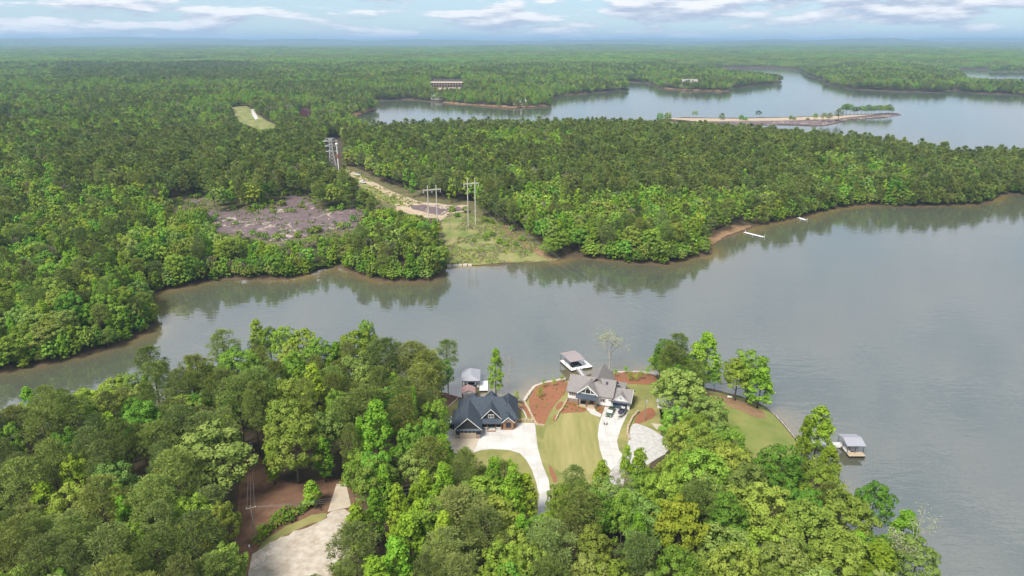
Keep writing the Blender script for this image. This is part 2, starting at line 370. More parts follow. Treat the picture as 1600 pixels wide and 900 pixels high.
t = M_conc.node_tree; b = t.nodes['Principled BSDF']; src = b.inputs['Base Color'].links[0].from_socket
tc = N('ShaderNodeTexCoord', t); bk = N('ShaderNodeTexBrick', t, offset=0.0, squash=1.0); bk.inputs['Scale'].default_value = 1; bk.inputs['Brick Width'].default_value = 3.6; bk.inputs['Row Height'].default_value = 3.6; bk.inputs['Mortar Size'].default_value = .035; bk.inputs['Mortar Smooth'].default_value = .3
bk.inputs['Color1'].default_value = (1, 1, 1, 1); bk.inputs['Color2'].default_value = (.92, .92, .92, 1); bk.inputs['Mortar'].default_value = (.62, .60, .57, 1); L(tc.outputs['Object'], bk.inputs['Vector'], t)
mi = N('ShaderNodeMix', t, data_type='RGBA', blend_type='MULTIPLY'); mi.inputs[0].default_value = 1; L(src, mi.inputs[6], t); L(bk.outputs['Color'], mi.inputs[7], t); L(mi.outputs[2], b.inputs['Base Color'], t)
sheet('lawn', [(690,632),(697,620),(718,623),(745,628),(772,625),(800,628),(820,632),(829,618),(838,606),(852,600),(886,595),(906,592),(960,585),(1000,584),(1024,589),(1034,600),(1040,640),(1030,690),(1010,740),(960,800),(900,830),(850,850),(760,820),(690,770),(680,720),(686,680)], M_lawn, .03, 2.5)
sheet('mown_lawn', smooth_px([(884,614),(880,640),(870,660),(853,668),(848,690),(856,716),(874,742),(915,745),(945,735),(936,705),(934,680),(938,655),(925,646),(905,640),(888,628)]), M_mown, .05, 2.2)
sheet('back_lawn', smooth_px([(972,600),(1024,602),(1034,615),(1030,640),(1000,650),(985,672),(976,690),(970,706),(966,690),(975,668),(990,645),(994,628)]), M_lawn, .045, 2.2)
sheet('point_lawn', [(1030,592),(1060,599),(1100,609),(1130,615),(1160,622),(1193,637),(1209,649),(1223,664),(1239,684),(1253,704),(1262,722),(1230,760),(1150,760),(1060,720),(1034,670),(1028,620)], M_green, .03, 2.5, .15)
sheet('worn_earth', smooth_px([(1100,612),(1132,618),(1165,628),(1190,641),(1200,654),(1186,655),(1152,641),(1125,630),(1106,620)]), M_clay, .06, 1.6, .3)
bed = lambda pts, m=M_mulch, off=.075: sheet('mulch_bed', smooth_px(pts, 1), m, off, 1.6, .06)
bed([(837,604),(852,599),(886,593),(886,612),(868,630),(857,650),(851,665),(840,664),(832,650),(825,630),(829,619)])
bed([(953,586),(970,582),(1000,582),(1022,587),(1027,593),(1024,602),(972,600),(954,594)])
bed([(886,625),(900,630),(917,638),(915,645),(893,645),(874,648),(878,638)])
bed([(866,640),(874,627),(882,629),(874,641)]); bed([(866,649),(869,650),(869,659),(863,659)])
bed([(925,635),(948,637),(943,648),(931,645),(927,641)]); bed([(806,632),(822,631),(830,648),(828,655),(818,645),(806,636)])
bed([(994,652),(1004,641),(1020,636),(1026,650),(1016,656),(1002,662),(990,664)])
bed([(692,612),(704,617),(719,622),(708,631),(697,636)], M_litter)
bed([(856,726),(863,731),(872,752),(864,756)], M_mulch, .08)
sheet('driveway', [(697,650),(695,692),(711,709),(740,708),(752,704),(768,702.5),(795,704),(812,709),(822,719),(831,735),(838,755),(842,775),(840,800),(832,830),(850,832),(858,800),(861,775),(857,750),(848,728),(840,700),(836,662),(806,661),(760,660)], M_conc, .085, 2.0)
sheet('garage_apron', [(702,690),(706,700),(713,708.5),(740,707),(745,696),(749,684),(712,684)], M_tanc, .11, 1.6)
sheet('house_driveway', [(946,634),(941,648),(936,664),(934,682),(937,702),(944,724),(955,736),(964,726),(973,712),(967,704),(964,690),(970,670),(982,644)], M_conc, .085, 1.8)
sheet('front_walk', [(916,633),(917,641),(924,648),(938,653),(940,648),(931,643),(927,638),(926,634)], M_conc, .10, 1.2)
sheet('gravel_lot', smooth_px([(990,661),(1006,666),(1022,673),(1046,690),(1044,708),(1022,720),(990,742),(960,770),(940,795),(930,785),(953,740),(958,734),(974,713),(982,692),(984,672)], 1), M_gravel, .09, 2)
sheet('pale_slab', [(1017,662),(1035,664),(1034,670),(1026,672)], M_tanc, .1, 1.2)
# clearing under the power poles at lower left
sheet('bare_ground', smooth_px([(384,690),(402,705),(420,745),(470,760),(520,745),(560,760),(570,800),(545,850),(520,930),(350,960),(355,880),(368,820),(374,760)], 1), M_litter, .05, 2.5, .3)
sheet('verge_grass', smooth_px([(404,852),(436,829),(480,808),(512,800),(508,812),(470,826),(430,845),(412,864),(400,874)], 1), M_lawn, .07, 1.8, .3)
sheet('concrete_drive', [(526,757),(541,757),(549,793),(512,801)], M_tanc, .11, 1.5)
sheet('gravel_road', smooth_px([(511,803),(546,795),(552,830),(545,880),(520,960),(395,960),(388,885),(400,862),(430,845),(470,828),(508,812)], 1), M_wgravel, .09, 2, .5)
# clearing across the water
M_rock = bpy.data.materials.new('granite_outcrop'); M_rock.use_nodes = True; t = M_rock.node_tree; b = t.nodes['Principled BSDF']; b.inputs['Roughness'].default_value = .9
tc = N('ShaderNodeTexCoord', t); vo = N('ShaderNodeTexVoronoi', t, feature='DISTANCE_TO_EDGE'); vo.inputs['Scale'].default_value = .085
no = N('ShaderNodeTexNoise', t); no.inputs['Scale'].default_value = .12; no.inputs['Detail'].default_value = 6
mm = N('ShaderNodeMix', t, data_type='VECTOR'); mm.inputs[0].default_value = .06
vm = N('ShaderNodeVectorMath', t, operation='MULTIPLY_ADD'); vm.inputs[1].default_value = (22, 22, 0); L(tc.outputs['Object'], vm.inputs[2], t); L(no.outputs['Color'], vm.inputs[0], t); L(tc.outputs['Object'], no.inputs['Vector'], t)
L(vm.outputs[0], vo.inputs['Vector'], t)
no2 = N('ShaderNodeTexNoise', t); no2.inputs['Scale'].default_value = .06; no2.inputs['Detail'].default_value = 8; no2.inputs['Roughness'].default_value = .7; L(tc.outputs['Object'], no2.inputs['Vector'], t)
ad = N('ShaderNodeMath', t, operation='MULTIPLY_ADD'); ad.inputs[1].default_value = -.62; ad.inputs[2].default_value = .355; L(no2.outputs[0], ad.inputs[0], t)
a2 = N('ShaderNodeMath', t, operation='ADD'); L(vo.outputs['Distance'], a2.inputs[0], t); L(ad.outputs[0], a2.inputs[1], t)
rmp = N('ShaderNodeValToRGB', t); rmp.color_ramp.elements[0].position = .0; rmp.color_ramp.elements[0].color = (.44,.37,.29,1)
rmp.color_ramp.elements[1].position = .075; rmp.color_ramp.elements[1].color = (.140,.098,.098,1); L(a2.outputs[0], rmp.inputs[0], t)
nx = N('ShaderNodeMix', t, data_type='RGBA', blend_type='MULTIPLY'); nx.inputs[0].default_value = .6; L(rmp.outputs[0], nx.inputs[6], t)
n4 = N('ShaderNodeTexNoise', t); n4.inputs['Scale'].default_value = .5; n4.inputs['Detail'].default_value = 6; L(tc.outputs['Object'], n4.inputs['Vector'], t)
mr4 = N('ShaderNodeMapRange', t); mr4.inputs[1].default_value = .3; mr4.inputs[2].default_value = .7; mr4.inputs[3].default_value = .55; mr4.inputs[4].default_value = 1.4; L(n4.outputs[0], mr4.inputs[0], t); L(mr4.outputs[0], nx.inputs[7], t)
L(nx.outputs[2], b.inputs['Base Color'], t); bp = N('ShaderNodeBump', t); bp.inputs['Distance'].default_value = 1.2; bp.inputs['Strength'].default_value = .8; L(no2.outputs[0], bp.inputs['Height'], t); L(bp.outputs[0], b.inputs['Normal'], t)
OUTCROP = [(325,331),(355,328),(395,330),(412,324),(432,315),(447,303),(468,306),(488,315),(494,325),(525,330),(567,323),(571,336),(556,358),(505,362),(470,372),(430,378),(400,374),(345,362),(332,356)]
sheet('scrub_ground', [(258,304),(330,296),(440,292),(500,292),(578,312),(584,345),(545,372),(420,392),(318,368),(258,328)], M_scrub, .08, 6)
sheet('scrub_ground', [(528,258),(556,262),(610,288),(700,308),(748,316),(810,350),(876,404),(868,409),(760,414),(698,415),(680,380),(686,345),(600,330),(556,304)], M_scrub, .08, 6)
sheet('rock_outcrop', OUTCROP, M_rock, .25, 4.5, 2.6)
sheet('rock_outcrop', [(617,320),(640,315),(690,320),(730,322),(735,330),(700,335),(690,345),(640,335),(618,332)], M_sand, .32, 4.5, 1.5)
sheet('rock_outcrop', [(636,322),(668,321),(722,325),(728,329),(700,332),(690,338),(650,330)], M_rock, .42, 4.5, 1.5)
sheet('rock_outcrop', [(274,315),(296,312),(316,313),(310,318),(288,319)], M_rock, .3, 4, 1.5)
CLEAR_STRIP = [(538,266),(548,266),(600,295),(645,314),(662,318),(640,325),(618,323),(590,312),(566,296)]
sheet('cleared_strip', CLEAR_STRIP, M_field, .22, 5, .8)
GRASS = [(692,342),(725,334),(770,342),(800,362),(840,384),(870,408),(760,413.5),(699,414.5),(699,390),(690,360)]
sheet('grass_clearing', GRASS, M_field, .22, 4.5, .8)
sheet('dirt_track', [(536,267),(545,266),(580,284),(625,305),(655,316),(640,319),(610,308),(560,282)], M_sand, .36, 4, .5)
sheet('dirt_track', [(780,352),(790,352),(812,372),(850,394),(872,408),(862,409),(835,396),(800,374)], M_clay, .36, 4, .6)
sheet('beach', [(1112,384),(1128,372),(1150,364),(1172,356),(1172,352),(1140,352),(1112,362),(1106,374)], M_clay, .15, 3, .5)
FIELD = [(362,168),(385,166),(398,176),(412,186),(432,196),(428,200),(405,203),(396,200),(372,190)]
sheet('meadow', FIELD, M_field, .3, 9)
sheet('meadow_road', [(392,172),(397,171),(399,177),(404,186),(399,188),(394,180)], M_conc, .7, 6)
sheet('spit_rock', [(1100,192),(1160,189),(1290,188),(1390,178.5),(1406,180),(1384,183.5),(1328,186.5),(1302,193),(1284,196.4),(1222,194.4),(1160,196)], M_rock, .3, 12)
sheet('spit_grass', [(1032,187),(1060,185),(1150,186),(1240,184),(1320,181),(1370,179),(1300,187),(1220,189),(1100,191)], M_sand, .45, 12)
for pts in ([(690,160.5),(735,164.5),(800,169),(857,166),(850,164),(800,166),(735,162.5),(700,158)], [(1030,139),(1080,142),(1138,143.5),(1138,142),(1080,140),(1040,137)], [(545,187),(560,180),(588,171),(580,169),(555,176),(520,184)], [(868,152),(885,149),(930,145),(928,144),(885,147)]):
    sheet('far_beach', pts, M_clay, .4, 18)

# ------------------------------------------------------------------ trees
def unit(v): return v/np.maximum(np.linalg.norm(v, axis=-1, keepdims=True), 1e-9)
def quads(c, n, s, asp, rg):
    u = unit(np.cross(n, rg.normal(size=n.shape))); v = np.cross(n, u)
    s = s[:, None]; j = lambda: rg.uniform(.55, 1.15, (len(c), 1))
    V = np.stack([c+u*s*j(), c+v*s*asp*j(), c-u*s*j(), c-v*s*asp*j()], 1).reshape(-1, 3)
    return V, np.arange(len(V)).reshape(-1, 4)
def blades(c, d, ln, wd, rg):
    """narrow needle sprays from c along d"""
    u = unit(np.cross(d, rg.normal(size=d.shape))); e = c+d*ln[:, None]; wd = wd[:, None]
    V = np.stack([c-u*wd*.4, c+u*wd*.4, e+u*wd, e-u*wd], 1).reshape(-1, 3)
    return V, np.arange(len(V)).reshape(-1, 4)
def fib(n, rg):
    i = np.arange(n)+.5; ph = np.arccos(1-2*i/n); t = math.pi*(1+5**.5)*i
    return np.stack([np.sin(ph)*np.cos(t), np.sin(ph)*np.sin(t), np.cos(ph)], 1)
def finish(name, V, F, m, rg, cl):
    rnd = np.clip(.55*cl+.45*rg.random(len(F)), 0, 1)
    return mesh_np(name, V, F, m, False, {'rnd': ('FACE', rnd)})
def oak_crown(seed, K=78, n=66, sz=.345, Hh=18, Rr=6.2):
    rg = np.random.default_rng(seed)
    dirs = fib(int(K*1.35), rg); dirs = dirs[dirs[:, 2] > -.55][:K]; K = len(dirs)
    dirs = unit(dirs+rg.normal(0, .13, dirs.shape))
    ph = rg.uniform(0, 6.3, 3); lob = 1+.16*np.sin(np.arctan2(dirs[:, 1], dirs[:, 0])*3+ph[0])*np.sqrt(1-np.clip(dirs[:, 2], -1, 1)**2)+.10*np.sin(dirs[:, 2]*7+ph[1])
    rad = lob*rg.uniform(.70, 1.06, K)
    cen = np.array([0, 0, Hh*.60])
    C = cen+dirs*rad[:, None]*np.array([Rr*.86, Rr*.86, Hh*.36])
    rc = rg.uniform(.85, 1.75, K)*Rr/6.2
    k = np.repeat(np.arange(K), n); d = unit(rg.normal(size=(len(k), 3))+dirs[k]*.75+np.array([0, 0, .45]))
    c = C[k]+d*(rc[k]*rg.uniform(.72, 1.05, len(k)))[:, None]*np.array([1, 1, .8])
    nn = unit(d+rg.normal(0, .42, d.shape)+np.array([0, 0, .25]))
    V, F = quads(c, nn, rg.uniform(.6, 1.25, len(k))*sz, .8, rg)
    return V, F, rg, rg.random(K)[k]
def gum_crown(seed, K=84, n=44, sz=.325, Hh=19, Rr=3.3):
    rg = np.random.default_rng(seed)
    t = rg.random(K)**.8; z = Hh*(.16+.82*t); prof = np.sin(np.clip((1-t)*1.25+.16, 0, 1.57))*(.45+.55*np.minimum(1, t*3.4))
    a = rg.uniform(0, 6.3, K); r = Rr*prof*rg.uniform(.55, 1.18, K)
    C = np.stack([r*np.cos(a), r*np.sin(a), z], 1); rc = rg.uniform(.55, 1.05, K)
    C[:2, :2] *= .1; C[:2, 2] = Hh*.97
    dirs = unit(C*np.array([1, 1, 0])+np.array([0, 0, 1.2]))
    k = np.repeat(np.arange(K), n); d = unit(rg.normal(size=(len(k), 3))+dirs[k]*.6)
    c = C[k]+d*(rc[k]*rg.uniform(.6, 1.1, len(k)))[:, None]*np.array([1, 1, 1.15])
    nn = unit(d+rg.normal(0, .5, d.shape)+np.array([0, 0, .3]))
    V, F = quads(c, nn, rg.uniform(.6, 1.25, len(k))*sz, .75, rg)
    return V, F, rg, rg.random(K)[k]
def pine_crown(seed, K=150, n=32, ln=.62, wd=.065, Hh=22, Rr=4.0, z0=.40):
    rg = np.random.default_rng(seed)
    t = rg.random(K)**.85; z = Hh*(z0+(.985-z0)*t); prof = np.sqrt(np.clip(1-(t*1.02-.42)**2/.36, .02, 1))
    a = rg.uniform(0, 6.3, K)+2.4*np.arange(K); r = Rr*prof*(rg.uniform(.12, 1.1, K)**.6)
    lean = rg.normal(0, .35, 2)
    C = np.stack([r*np.cos(a)+lean[0]*t, r*np.sin(a)+lean[1]*t, z+.12*r], 1); rc = rg.uniform(.55, 1.15, K)
    C[:3, :2] *= .15; C[:3, 2] = Hh*rg.uniform(.95, .985, 3)
    dirs = unit(C*np.array([1, 1, 0])+np.array([0, 0, 2.6]))
    k = np.repeat(np.arange(K), n); d = unit(rg.normal(size=(len(k), 3))+dirs[k]*.8)
    c = C[k]+d*(rc[k]*rg.uniform(.1, .85, len(k)))[:, None]*np.array([1.15, 1.15, .62])
    V, F = blades(c, unit(d+rg.normal(0, .25, d.shape)), ln*rg.uniform(.55, 1.1, len(k)), wd*rg.uniform(.7, 1.5, len(k)), rg)
    return V, F, rg, rg.random(K)[k]
M_bark = mat('grey_bark', (.11,.095,.075), .95, var=.3, scale=1.5, stretch=(3, 3, .5))
M_pbark = mat('pine_bark', (.12,.085,.06), .95, var=.3, scale=1.5, stretch=(3, 3, .5))
M_dbark = mat('bleached_bark', (.36,.33,.29), .95, var=.2, scale=1.5)
def limb_mesh(seed, Hh, top, r0, nl, spread, m, zf=(.35, .8), rise=.5):
    rg = random.Random(seed); b = MB()
    x = y = 0; pts = []; k = 6
    for i in range(k+1):
        pts.append((x, y, Hh*top*i/k-(.3 if i == 0 else 0))); x += rg.uniform(-.16, .16); y += rg.uniform(-.16, .16)
    b.tube(pts, [r0*(1.25 if i == 0 else 1)*(1-.8*i/k) for i in range(k+1)], 7)
    for j in range(nl):
        f = zf[0]+(zf[1]-zf[0])*j/max(1, nl-1); i = f/top*k; i0 = min(k-1, int(i)); q = i-i0
        p = [pts[i0][c]*(1-q)+pts[i0+1][c]*q for c in range(3)]
        a = j*2.4+rg.uniform(-.4, .4); ln = spread*rg.uniform(.6, 1)*(1.1-.5*f)
        d = (math.cos(a), math.sin(a)); rr_ = r0*(1-.8*f/top)*.55
        b.tube([p, (p[0]+d[0]*ln*.5, p[1]+d[1]*ln*.5, p[2]+ln*rise*.4), (p[0]+d[0]*ln, p[1]+d[1]*ln, p[2]+ln*rise)], [rr_, rr_*.65, rr_*.2], 5)
    return b.mesh('trunk', m, True)
LM = {
 'pine': leafmat('pine_needles', (0.109,0.154,0.031), (0.275,0.328,0.076), .28, .02, .28),
 'pinegrey': leafmat('pine_needles_grey', (0.108,0.154,0.041), (0.256,0.303,0.084), .28, .022, .32),
 'oak': leafmat('oak_leaves', (0.114,0.217,0.025), (0.268,0.417,0.056), .25, .028, .30),
 'olive': leafmat('olive_oak_leaves', (0.145,0.220,0.030), (0.327,0.401,0.070), .25, .018, .22),
 'pale': leafmat('pale_oak_leaves', (0.141,0.220,0.043), (0.308,0.387,0.090), .25, .028, .30),
 'lime': leafmat('sweetgum_leaves', (0.136,0.261,0.019), (0.346,0.501,0.051), .32, .022, .22),
 'yellow': leafmat('yellow_green_leaves', (0.190,0.263,0.022), (0.397,0.466,0.054), .3, .015, .18),
 'dead': leafmat('dead_twigs', (0.171,0.127,0.096), (0.310,0.248,0.202), .05, .02, .25),
 'bare': leafmat('sparse_leaves', (0.217,0.264,0.109), (0.388,0.419,0.217), .25, .02, .15),
}
def variants(fn, mats, nv, s0, **k):
    out = {}
    for q in range(nv):
        V, F, rg, cl = fn(s0+q, **k)
        for mm_ in mats: out.setdefault(mm_, []).append(finish('crown', V, F, LM[mm_], rg, cl))
    return out
CROWN = {}
for mk, lst in variants(oak_crown, ('oak', 'olive', 'pale', 'yellow'), 4, 100).items(): CROWN[mk] = lst
for mk, lst in variants(gum_crown, ('lime',), 4, 200).items(): CROWN[mk] = lst
for mk, lst in variants(pine_crown, ('pine', 'pinegrey'), 4, 300).items(): CROWN[mk] = lst
CROWN['dead'] = variants(pine_crown, ('dead',), 2, 330, K=70, n=16, ln=1.1, wd=.03)['dead']
TRUNK = {'oak': [limb_mesh(i, 18, .8, .34, 9, 5.2, M_bark, (.25, .72)) for i in range(3)],
         'gum': [limb_mesh(i+9, 19, .95, .24, 10, 2.0, M_bark, (.2, .85)) for i in range(2)],
         'pine': [limb_mesh(i+19, 22, .97, .26, 14, 3.4, M_pbark, (.42, .92), .25) for i in range(3)],
         'dead': [limb_mesh(i+29, 22, .97, .22, 18, 3.6, M_dbark, (.35, .94), .45) for i in range(2)]}
BASEH = {'oak': 18, 'olive': 18, 'pale': 18, 'yellow': 18, 'lime': 19, 'pine': 22, 'pinegrey': 22, 'dead': 22}
BASER = {'oak': 6.2, 'olive': 6.2, 'pale': 6.2, 'yellow': 6.2, 'lime': 3.3, 'pine': 4.0, 'pinegrey': 4.0, 'dead': 3.0}
FAM = {'oak': 'oak', 'olive': 'oak', 'pale': 'oak', 'yellow': 'oak', 'lime': 'gum', 'pine': 'pine', 'pinegrey': 'pine', 'dead': 'dead'}
NAME = {'oak': ('oak_tree', 'oak tree'), 'gum': ('sweetgum_tree', 'sweetgum tree'), 'pine': ('pine_tree', 'pine tree'), 'dead': ('dead_tree', 'dead tree')}
TREES = []      # x, y, z, kind, height, radius, label or None
def tree(kind, x, y, z, Hh, Rr, label, group):
    f = FAM[kind]; nm, cat = NAME[f]; s = Rr/BASER[kind]; sz = Hh/BASEH[kind]
    o = thing(nm, label, cat, (x, y, z-.15), random.uniform(0, 6.28), group, (s, s, sz))
    link('trunk', random.choice(TRUNK[f]), o); link('crown', random.choice(CROWN[kind]), o)
    return o
def top_at(px, py, Hh):
    p = P0(px, py, 3+Hh)
    for _ in range(5):
        z = max(.6, float(H(p[0], p[1])[0])); p = P0(px, py, z+Hh)
    return float(p[0]), float(p[1]), z
HERO = []
def hero(px, py, wpx, kind, Hh, label, base=None):
    """px, py: the top of the crown in the photograph; base: the foot, where it shows"""
    if base:
        x, y, z = G(*base); z = max(z, .3)
        dep = PIX(x, y, z)[2]
        lo, hi = 2., 45.
        for _ in range(30):
            md = (lo+hi)/2
            if PIX(x, y, z+md)[1] > py: lo = md
            else: hi = md
        Hh = lo
    else: x, y, z = top_at(px, py, Hh)
    dep = PIX(x, y, z+Hh*.7)[2]; Rr = .5*wpx*dep/FPX*1.04
    HERO.append((x, y, z, kind, Hh, Rr, label))
h = hero
# woods at lower left
h(217,628,72,'oak',19,'big round blue-green oak in the lower-left woods, lit lobed crown'); h(167,646,34,'lime',17,'pointed lime sweetgum just left of the big blue-green oak')
h(113,711,52,'yellow',17,'golden-green oak standing alone among the lower-left pines'); h(63,756,50,'lime',15,'lime broad crown left of the lowest left pines')
h(325,676,120,'pale',20,'largest pale oak left of the brown clearing and its utility pole'); h(290,773,62,'oak',17,'green oak below the largest pale oak'); h(298,806,52,'yellow',14,'small yellow-green oak beside the brown clearing')
h(187,778,34,'lime',17,'slim lime sweetgum deep among the lower-left pines'); h(192,830,46,'lime',15,'lime sweetgum under the slim one in the lower-left pines'); h(92,671,50,'oak',17,'green oak left of the pointed lime sweetgum'); h(8,662,34,'oak',17,'deep green oak at the left edge of the picture')
h(40,606,30,'lime',14,'yellow-lime sweetgum at the channel, far left edge'); h(345,785,50,'olive',16,'olive oak touching the brown clearing, left side'); h(350,850,60,'olive',14,'low olive oak at the bottom left of the brown clearing')
h(60,640,54,'pine',22,'pine in front of the channel at far left'); h(105,620,60,'pine',22,'tall broad pine overlooking the channel'); h(20,720,60,'pine',21,'pine at the left edge below the deep green oak'); h(150,745,66,'pine',22,'wide pine right of the golden-green oak'); h(235,745,66,'pine',22,'wide pine left of the largest pale oak'); h(20,810,70,'pine',20,'broad pine in the lower left corner'); h(110,810,70,'pine',20,'broad pine right of the corner pine at lower left'); h(240,835,64,'pine',19,'broad pine at the bottom between two lime sweetgums and the clearing')
# wooded point left of the dark-roofed house
h(399,500,30,'lime',19,'tall lime sweetgum, leftmost spire on the point shoreline'); h(418,509,36,'oak',17,'green oak right of the lime spire on the point'); h(440,512,44,'oak',17,'green shore oak at the middle of the point'); h(471,511,40,'oak',17,'light green shore oak over the water'); h(367,545,66,'oak',19,'big bright green oak at the left of the wooded point'); h(452,539,44,'olive',18,'olive oak behind the pines on the wooded point'); h(497,531,56,'oak',18,'bright oak between olive oak and shore on the point'); h(557,519,74,'oak',19,'wide rich green oak on the far shore of the point'); h(570,500,30,'oak',23,'small round treetop standing above the wide rich green oak')
h(602,531,62,'pinegrey',23,'broad grey-green pine near the tip of the point'); h(641,537,56,'pinegrey',23,'second broad grey-green pine toward the tip of the point'); h(667,548,50,'pine',22,'pine at the tip of the point, third of the broad ones')
h(692,531,34,'pinegrey',17,'lone dark pine leaning out over the water at the point',(700,596)); h(552,551,54,'pale',18,'pale oak in the middle of the wooded point'); h(566,570,40,'pale',17,'smaller pale oak below the middle pale oak'); h(487,571,42,'lime',22,'tall lime cone-shaped sweetgum in the middle of the point')
h(447,591,46,'olive',18,'olive oak left of the cone-shaped sweetgum'); h(440,625,60,'olive',18,'olive oak above the big golden oak'); h(455,655,92,'olive',20,'big golden-olive oak at the edge of the brown clearing'); h(503,642,54,'pale',18,'pale grey-green oak right of the big golden-olive oak'); h(522,611,34,'oak',18,'small green oak above the pale grey-green oak')
h(570,605,68,'pine',23,'big pine over the lime sweetgum on the point'); h(627,620,50,'pine',23,'pine left of the dark-roofed house, bare trunk'); h(627,590,48,'pine',23,'pine behind the bare-trunked one'); h(660,570,48,'pine',22,'pine at the house side of the point'); h(646,605,13,'lime',21,'very thin lime spire among the pines of the point'); h(586,627,56,'lime',25,'tallest bright sweetgum in front of the big pine'); h(690,562,36,'oak',16,'bright green shore tree nearest the boathouse',(690,618)); h(680,625,44,'oak',17,'green tree at the wood edge by the dark-roofed house'); h(667,655,44,'oak',17,'green tree at the wood edge below the garage side'); h(640,665,48,'oak',17,'leafy oak right of the tallest bright sweetgum'); h(365,590,56,'pine',22,'pine left of the wooded point middle'); h(400,575,54,'pine',22,'pine left of the olive oaks on the point')
h(485,752,30,'lime',8,'low lime sapling at the end of the tan concrete drive'); h(345,515,44,'pine',21,'dark pine on the channel shore left of the lime spire'); h(305,555,50,'pine',21,'dark pine on the channel shore, farther left'); h(232,540,40,'pine',19,'pine at the channel shore opposite the left headland'); h(390,560,44,'oak',18,'green oak right of the big bright one on the point')
# bottom centre
h(584,765,36,'lime',16,'lime sweetgum right of the tan concrete drive'); h(620,758,42,'lime',18,'bright sweetgum, second from the tan concrete drive'); h(654,757,25,'lime',17,'slim bright sweetgum, third from the tan concrete drive'); h(555,790,48,'lime',15,'wide lime sweetgum nearest the gravel road'); h(636,805,56,'lime',18,'large bright sweetgum at the bottom middle'); h(616,842,56,'lime',17,'bright sweetgum below the large one at the bottom'); h(585,874,72,'lime',17,'bright sweetgum cut by the bottom edge'); h(551,823,74,'pinegrey',18,'grey-green pine beside the gravel road, bottom')
h(728,704,46,'pine',17,'open-crowned pine in front of the oval lawn'); h(694,727,42,'lime',14,'lime sweetgum left of the open-crowned pine'); h(771,717,34,'lime',17,'narrow bright sweetgum in front of the oval lawn'); h(821,741,42,'lime',15,'bright sweetgum beside the curved white driveway'); h(715,768,84,'pinegrey',19,'very broad grey pine at the bottom middle'); h(760,795,70,'pinegrey',19,'grey pine right of the very broad one'); h(700,830,80,'pinegrey',18,'grey pine below the very broad one'); h(800,830,60,'olive',14,'olive oak at the bottom below the driveway sweetgum'); h(875,760,40,'oak',15,'dark green oak at the foot of the mown lawn')
h(896,728,36,'pine',19,'small-crowned pine below the mown lawn'); h(941,720,34,'lime',15,'bright sweetgum with a bare trunk beside the curved drive'); h(1000,703,46,'lime',16,'bright spreading sweetgum over the gravel lot'); h(980,697,24,'lime',17,'slim sweetgum left of the spreading one at the gravel lot'); h(967,737,30,'dead',15,'nearly leafless grey tree below the curved drive'); h(905,772,66,'pine',19,'broad pine below the mown lawn'); h(975,770,46,'oak',17,'round green oak below the grey leafless tree'); h(860,815,72,'pinegrey',19,'broad grey pine at bottom centre'); h(930,825,62,'olive',16,'olive tree at bottom centre right')
# right-hand woods
h(1040,740,64,'oak',18,'dark green oak below the gravel lot'); h(1098,703,82,'oak',18,'wide fresh green oak below the point lawn'); h(1056,706,34,'oak',17,'bright small oak left of the wide fresh green oak'); h(1066,780,84,'yellow',19,'big golden oak in the right-hand woods'); h(1106,747,64,'pale',18,'pale oak above the big golden oak'); h(1172,725,66,'pale',17,'pale oak at the bottom of the point lawn'); h(1225,700,70,'oak',17,'green oak right of the lawn bottom'); h(1140,775,70,'oak',18,'green oak in the middle of the right-hand woods'); h(1200,765,84,'olive',18,'olive oak in the middle of the right-hand woods'); h(1265,785,90,'olive',18,'wide olive oak near the right shore'); h(1330,770,80,'olive',17,'golden-olive oak at the right shore'); h(1372,755,60,'oak',16,'green oak leaning over the water on the right'); h(1420,800,50,'lime',14,'lime tree at the right shore near the bottom'); h(1440,845,70,'bare' if False else 'pale',14,'pale thin oak at the lower right shore'); h(1310,850,80,'olive',17,'olive oak at the bottom right'); h(1230,850,80,'pale',17,'pale oak at the bottom right'); h(1150,850,74,'olive',17,'olive oak left of the bottom right pale oak'); h(1060,860,70,'oak',16,'green oak at the bottom centre right'); h(1000,835,60,'pinegrey',19,'grey pine at the bottom left of the right-hand woods'); h(1380,850,66,'lime',14,'bright low tree at the lower right shore')
# trees on the point lawn
h(1045,520,34,'pine',20,'thin-crowned dark pine behind the right lawn',(1050,612)); h(1042,549,32,'lime',16,'bright tree in front of the thin-crowned pine',(1042,620)); h(1110,521,44,'lime',20,'tallest bright tree on the right lawn by the water',(1098,608)); h(1086,537,40,'lime',18,'second tall bright tree on the right lawn',(1082,612)); h(1120,572,18,'oak',12,'thin small tree right of the tallest bright one',(1115,613)); h(1150,558,50,'oak',16,'left one of the two dark green trees on worn earth',(1148,626)); h(1172,550,58,'oak',17,'right one of the two dark green trees on worn earth',(1166,628)); h(1193,575,42,'lime',15,'bright tree at the right end of the worn earth',(1183,638))
h(1062,576,76,'pale',19,'big pale oak in front of the right lawn trees'); h(1115,622,56,'pale',16,'pale oak right of the big one at the grey shed'); h(1060,640,52,'oak',13,'green oak over the gravel lot'); h(1090,650,50,'oak',15,'oak between the grey shed and the point lawn'); h(1145,670,44,'oak',13,'small dark oak at the left of the point lawn'); h(1285,637,50,'lime',19,'bright tree at the seawall beside the right dock'); h(1262,652,26,'lime',17,'slim tree at the left of the seawall tree'); h(1300,700,40,'lime',13,'low bright tree over the right dock'); h(1285,725,60,'oak',15,'green tree below the right dock')
h(773,546,26,'lime',18,'single tall narrow tree behind the dark-roofed house',(775,619))
del h
HA = np.array([(t_[0], t_[1], t_[5]) for t_ in HERO])

